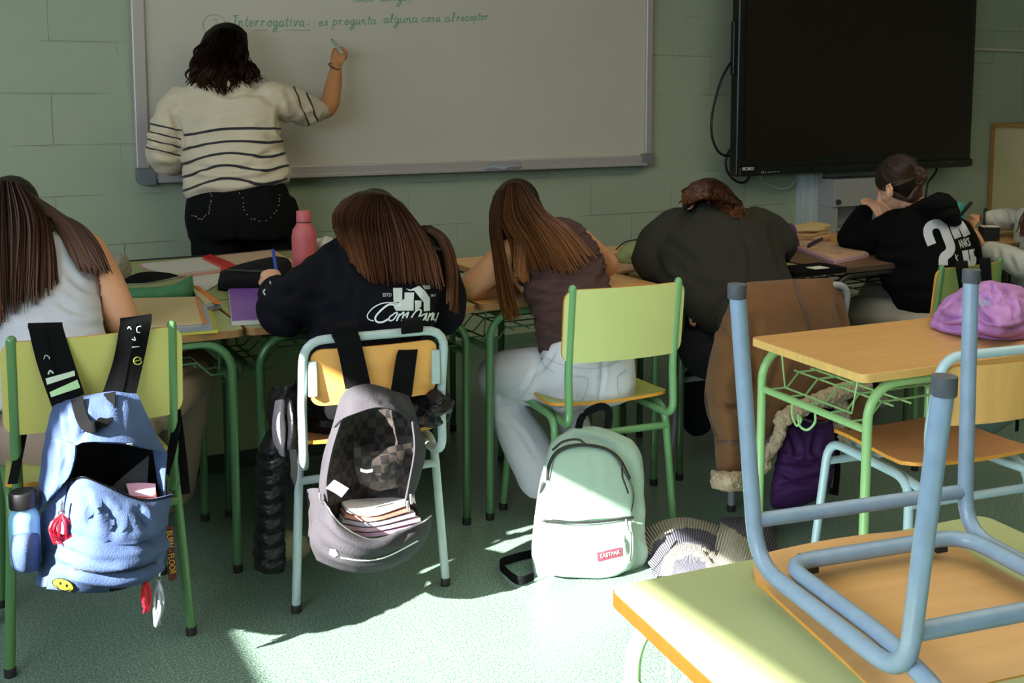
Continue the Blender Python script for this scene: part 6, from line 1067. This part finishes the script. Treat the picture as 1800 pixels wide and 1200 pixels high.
pillow(mb, [[(1716, 520, 3.10), (1745, 502, 3.12), (1765, 515, 3.12)], [(1720, 540, 3.06), (1752, 540, 3.04), (1778, 548, 3.06)], [(1735, 560, 3.02), (1760, 568, 3.0), (1783, 562, 3.04)]], .04, .05, 18, 18)
part('jacket_body', mb, lil, J3, .0045, 4, .004, (13, 13, 13), cre=[[(1652, 552), (1668, 558), (1690, 548)], [(1660, 540), (1675, 530), (1700, 525)], [(1650, 563), (1685, 558), (1705, 540)], [(1715, 545), (1732, 560), (1748, 570)], [(1718, 562), (1735, 575), (1770, 580), (1800, 572)], [(1722, 510), (1740, 505), (1750, 520)], [(1755, 505), (1775, 520), (1800, 525)], [(1765, 520), (1780, 540), (1785, 560)], [(1660, 572), (1700, 575), (1715, 582)], [(1725, 525), (1740, 533), (1755, 528)]], ca=.012, cw=4)
part('lining', sheet(MB(), [[(1716, 524, 3.04), (1728, 526, 3.035), (1740, 530, 3.03)], [(1722, 536, 3.02), (1735, 542, 3.01), (1748, 548, 3.01)], [(1732, 548, 3.0), (1742, 552, 2.99), (1750, 554, 2.99)]], .004, 10, 10), M('pale_violet', '8f88b8', .7), J3)
# ================================================================ things on the desks
TZ = .725
paper = M('paper_white', 'b9b4ae', .8); cream = M('paper_cream', 'b09e78', .8, var=.04, vs=5); rd = M('binder_red', 'b8201e', .4); org = M('binder_orange', 'c96a24', .5); pk = M('binder_pink', 'b98078', .6)
w1 = empty('ring_binder', atz(380, 470, TZ), label='open ring binder with a red spine and white pages on the teacher desk', cat='binder')
flat('cover', [(243, 464), (480, 438), (522, 462), (300, 489)], TZ + .006, .006, pk, par=w1)
flat('left_page', [(250, 463), (362, 451), (403, 469), (292, 483)], TZ + .014, .008, paper, par=w1); flat('right_page', [(372, 450), (478, 440), (517, 458), (414, 468)], TZ + .012, .006, M('paper_peach', 'b7987f', .8), par=w1)
flat('spine', [(356, 451), (370, 446), (417, 466), (401, 472)], TZ + .024, .018, rd, par=w1)
w2 = empty('ring_binder', atz(300, 560, TZ), label='open cream notepad with an orange edge on the leftmost desk', cat='binder')
flat('folder', [(225, 535), (366, 527), (383, 580), (232, 590)], TZ + .008, .008, M('folder_yellow', 'b5b03a', .5), par=w2); flat('paper_block', [(226, 530), (358, 525), (374, 572), (232, 582)], TZ + .022, .014, M('page_edges', '9a9fa8', .7, bump=.8, bs=120, stretch=(1, 1, 8)), par=w2)
flat('top_page', [(226, 524), (346, 521), (361, 566), (235, 575)], TZ + .028, .005, cream, par=w2); flat('orange_edge', [(343, 521), (347, 521), (362, 566), (357, 567)], TZ + .031, .003, org, par=w2)
w3 = empty('ring_binder', atz(360, 520, TZ), label='small binder with an orange-red edge behind the green pencil case', cat='binder')
flat('paper_block', [(335, 505), (346, 503), (388, 532), (362, 540)], TZ + .020, .018, MATS['page_edges'], par=w3); flat('top_page', [(335, 504), (344, 503), (378, 530), (360, 535)], TZ + .024, .004, cream, par=w3); flat('orange_edge', [(341, 502), (349, 502), (390, 533), (378, 532)], TZ + .027, .003, org, par=w3)
flat('paper_sheet', [(335, 484), (388, 480), (386, 497), (362, 511), (340, 500)], TZ + .0035, .002, paper, 'loose white sheet beside the black pencil case', 'paper')
n1 = empty('notebook', atz(430, 540, TZ), label='purple spiral-bound notebook by the black hoodie sleeve', cat='notebook'); flat('pages', [(401, 509), (460, 507), (474, 562), (407, 566)], TZ + .012, .011, paper, par=n1); flat('cover', [(402, 507), (458, 505), (472, 559), (408, 563)], TZ + .014, .002, M('purple_cover', '7c4fa6', .4), par=n1)
def case(rows, f, b, mat, label, cre=None, ca=.005, wr=.003, zipP=None, zm=None, hole=None, seed=0):
    r = empty('pencil_case', at(*rows[-1][len(rows[-1]) // 2]), label=label, cat='pencil case'); mb = MB(); pillow(mb, rows, f, b, 26, 22, 2.8)
    o = mb.build('body', mat, r); wrinkle(o, wr, (16, 16, 16), seed)
    if cre: creases(o, cre, ca, 4)
    if zipP: MB().tube(path(zipP, 24), .0028, 6).build('zip', zm or met, r)
    if hole: mb = MB(); pillow(mb, hole, .004, .02, 18, 10); mb.build('opening', inner, r)
    return r
dg = dz(275, 525, TZ)
case([[(214, 505, dg + .02), (260, 505, dg), (305, 500, dg), (328, 486, dg + .02), (338, 484, dg + .05)], [(214, 515, dg), (260, 515, dg - .02), (305, 512, dg - .02), (330, 505, dg), (341, 502, dg + .04)], [(214, 526, dg - .01), (260, 526, dg - .03), (305, 526, dg - .03), (330, 526, dg - .01), (341, 524, dg + .03)]], .02, .06, M('green_fabric', '3f7f58', .7, var=.2, vs=20), 'open green cylindrical pencil case with doodles', zipP=[(214, 500, dg - .0), (260, 498, dg - .02), (300, 490, dg - .02), (325, 485, dg)], hole=[[(212, 494, dg + .07), (240, 480, dg + .10), (270, 477, dg + .12), (300, 480, dg + .11), (318, 486, dg + .06)], [(212, 500, dg + .04), (240, 500, dg + .02), (270, 497, dg + .02), (300, 491, dg + .02), (320, 487, dg + .03)]])
dk = dz(440, 512, TZ)
case([[(388, 478, dk + .05), (420, 465, dk + .06), (470, 452, dk + .08), (500, 452, dk + .10), (513, 462, dk + .12)], [(384, 492, dk + .02), (420, 485, dk), (465, 480, dk + .02), (495, 475, dk + .05), (515, 478, dk + .10)], [(382, 510, dk + .01), (420, 512, dk), (465, 508, dk), (495, 500, dk + .04), (515, 495, dk + .10)]], .03, .07, M('black_case_fabric', '0c0c0f', .8, bump=.3, bs=260, spec=.2), 'open black pencil case lying in front of the pink bottle', cre=[[(390, 485), (430, 478), (500, 472)]], zipP=[(400, 474, dk - .0), (440, 476, dk - .02), (480, 476, dk - .01)], zm=M('dull_zip', '4a4a45', .4, metal=.5))
ds = dz(1115, 465, TZ)
case([[(1090, 436, ds + .02), (1110, 424, ds + .03), (1135, 420, ds + .04), (1160, 420, ds + .06)], [(1083, 450, ds), (1110, 444, ds - .02), (1135, 440, ds - .02), (1165, 438, ds + .03)], [(1080, 463, ds), (1108, 468, ds - .02), (1135, 466, ds - .02), (1168, 460, ds + .02)]], .03, .06, M('sage_fabric', '87905f', .8, bump=.2, bs=200), 'sage green soft pencil case beside the charcoal sweatshirt elbow', cre=[[(1090, 440), (1105, 455), (1120, 450)]], zipP=[(1083, 438, ds), (1100, 425, ds + .0), (1130, 420, ds + .01), (1155, 420, ds + .02)], zm=zp)
dc = dz(1430, 425, TZ)
case([[(1390, 398, dc + .02), (1415, 391, dc + .03), (1440, 391, dc + .03), (1462, 394, dc + .05)], [(1392, 405, dc), (1415, 404, dc - .03), (1440, 404, dc - .03), (1458, 402, dc + .03)], [(1395, 412, dc), (1415, 410, dc - .02), (1440, 408, dc - .02), (1460, 405, dc + .04)]], .03, .05, M('cream_fabric', 'b59a6d', .8), 'cream pencil case standing open on the desk near the wall, upper one', zipP=[(1393, 407, dc - .02), (1425, 405, dc - .05), (1458, 398, dc)], zm=M('brass_zip', 'a39257', .4))
case([[(1393, 410, dc - .02), (1420, 408, dc - .03), (1445, 410, dc - .03), (1460, 406, dc)], [(1394, 418, dc - .03), (1420, 416, dc - .06), (1445, 417, dc - .06), (1461, 414, dc - .02)], [(1395, 426, dc - .04), (1420, 425, dc - .06), (1445, 425, dc - .06), (1462, 424, dc - .02)]], .02, .05, M('peach_fabric', 'b0886a', .8), 'peach-coloured pencil case lying under the cream one', zipP=[(1395, 412, dc - .05), (1425, 415, dc - .09), (1457, 408, dc - .04)], zm=MATS['brass_zip'])
n2 = empty('notebook', atz(1450, 440, TZ), label='open pink notebook on the dark brown desk beside the resting elbow', cat='notebook')
flat('pages', [(1396, 432), (1412, 420), (1500, 432), (1528, 446), (1466, 459)], TZ + .014, .013, M('pink_pages', 'b08a9c', .8), par=n2); flat('top_page', [(1398, 430), (1412, 419), (1500, 431), (1526, 444), (1466, 455)], TZ + .017, .003, M('peach_page', 'b9967a', .8, var=.2, vs=14), par=n2)
pc = MB().tube([atz(1421, 433, TZ + .022), atz(1445, 421, TZ + .022)], .011, 10, flat=(1.2, .5)).build('marker', M('dark_purple', '2b1a4a', .4)); tag(pc, 'dark purple marker lying on the open pink notebook', 'marker')
n3 = empty('notebook', atz(1100, 465, TZ), label='pink-edged open notebook under the sage green pencil case', cat='notebook'); flat('pages', [(1066, 447), (1128, 444), (1190, 462), (1084, 478)], TZ + .010, .009, M('salmon_pages', 'b98c74', .8, bump=.6, bs=90, stretch=(1, 1, 8)), par=n3); flat('cover', [(1062, 446), (1130, 443), (1140, 447), (1070, 451)], TZ + .013, .002, M('coral_cover', 'b86a68', .6), par=n3)
mb = MB(); pillow(mb, [[(1378, 394, 4.68), (1388, 392, 4.66), (1398, 398, 4.68)], [(1380, 410, 4.64), (1392, 410, 4.62), (1401, 412, 4.64)], [(1382, 428, 4.60), (1395, 432, 4.58), (1407, 434, 4.60)]], .02, .03, 12, 14); o = mb.build('scarf', M('purple_knit', '4a2a6a', .8)); wrinkle(o, .006, (30, 30, 30)); tag(o, 'bit of purple knit cloth behind the charcoal sweatshirt elbow', 'scarf')
mb = MB(); dp = dz(215, 498, TZ); pillow(mb, [[(190, 452, dp), (205, 446, dp), (222, 448, dp)], [(190, 470, dp), (208, 468, dp - .03), (230, 470, dp)], [(192, 495, dp), (210, 498, dp - .02), (230, 490, dp)]], .04, .05, 16, 16); o = mb.build('plush_pouch', M('grey_plush', '8b8576', .95, bump=.9, bs=90)); wrinkle(o, .008, (30, 30, 30)); tag(o, 'grey fluffy pouch beside the bare shoulder at the left', 'pouch')
# pink bottle
db = dz(536, 486, TZ); bb_ = empty('water_bottle', at(536, 486, db), label='coral pink metal bottle standing on the desk in front of the teacher', cat='bottle')
c = at(536, 486, db); c[2] = TZ; zt = at(535, 368, db)[2]; h = zt - TZ; r = 21.5 / FPX * db
MB().lathe([(0, 0), (r * .96, 0), (r, .006), (r, h * .62), (r * .93, h * .70), (r * .66, h * .78), (r * .60, h * .815), (0, h * .815)], c, 28).build('body', M('coral_enamel', 'b2545a', .5, bump=.03), bb_)
MB().lathe([(0, 0), (r * .53, 0), (r * .53, h * .015), (0, h * .015)], c + np.array([0, 0, h * .815]), 24).build('seal', zp, bb_); MB().lathe([(0, 0), (r * .60, 0), (r * .60, h * .145), (r * .52, h * .165), (0, h * .168)], c + np.array([0, 0, h * .83]), 24).build('cap', MATS['coral_enamel'], bb_)
mb = MB(); pillow(mb, [[(555, 422, db + .1), (570, 415, db + .1), (586, 420, db + .1)], [(553, 435, db + .08), (570, 430, db + .06), (588, 435, db + .1)], [(555, 456, db + .08), (570, 462, db + .06), (588, 456, db + .1)]], .03, .04, 14, 14); o = mb.build('tissue', paper); wrinkle(o, .01, (30, 30, 30)); tag(o, 'crumpled white tissue behind the coral bottle', 'tissue')
# right side
dn = dz(1740, 402, TZ); bx = empty('box', at(1738, 425, 5.0), label='dark navy box with a white lid edge between the writing hands and the sleeve', cat='box')
p = at(1738, 414, 5.0); MB().box(p, (.075, .06, .082), R=np.stack([RGT, np.cross([0, 0, 1], RGT), [0, 0, 1]], 1)).build('body', M('navy_card', '10121c', .6), bx, smooth=False); MB().box(at(1738, 397.5, 4.99), (.075, .06, .004), R=np.stack([RGT, np.cross([0, 0, 1], RGT), [0, 0, 1]], 1)).build('lid', MATS['label_white'], bx, smooth=False)
mb = MB(); pillow(mb, [[(1676, 358, 5.1), (1685, 354, 5.1), (1693, 358, 5.1)], [(1674, 366, 5.1), (1685, 366, 5.08), (1695, 366, 5.1)], [(1676, 392, 5.1), (1685, 393, 5.1), (1694, 392, 5.1)]], .02, .02, 12, 12); o = mb.build('teal_pouch', M('teal_plastic', '3d9a9c', .5)); tag(o, 'small teal pouch standing behind the black hood', 'pouch')
tb = empty('storage_tray', atz(1418, 478, .60), label='black tray with white labels under the green-topped desk edge', cat='tray')
p = at(1420, 474, 4.05); MB().box(p, (.26, .14, .02)).build('tray', inner, tb, smooth=False); MB().box(p + np.array([.02, -.03, .011]), (.07, .05, .002)).build('label', MATS['label_white'], tb, smooth=False)
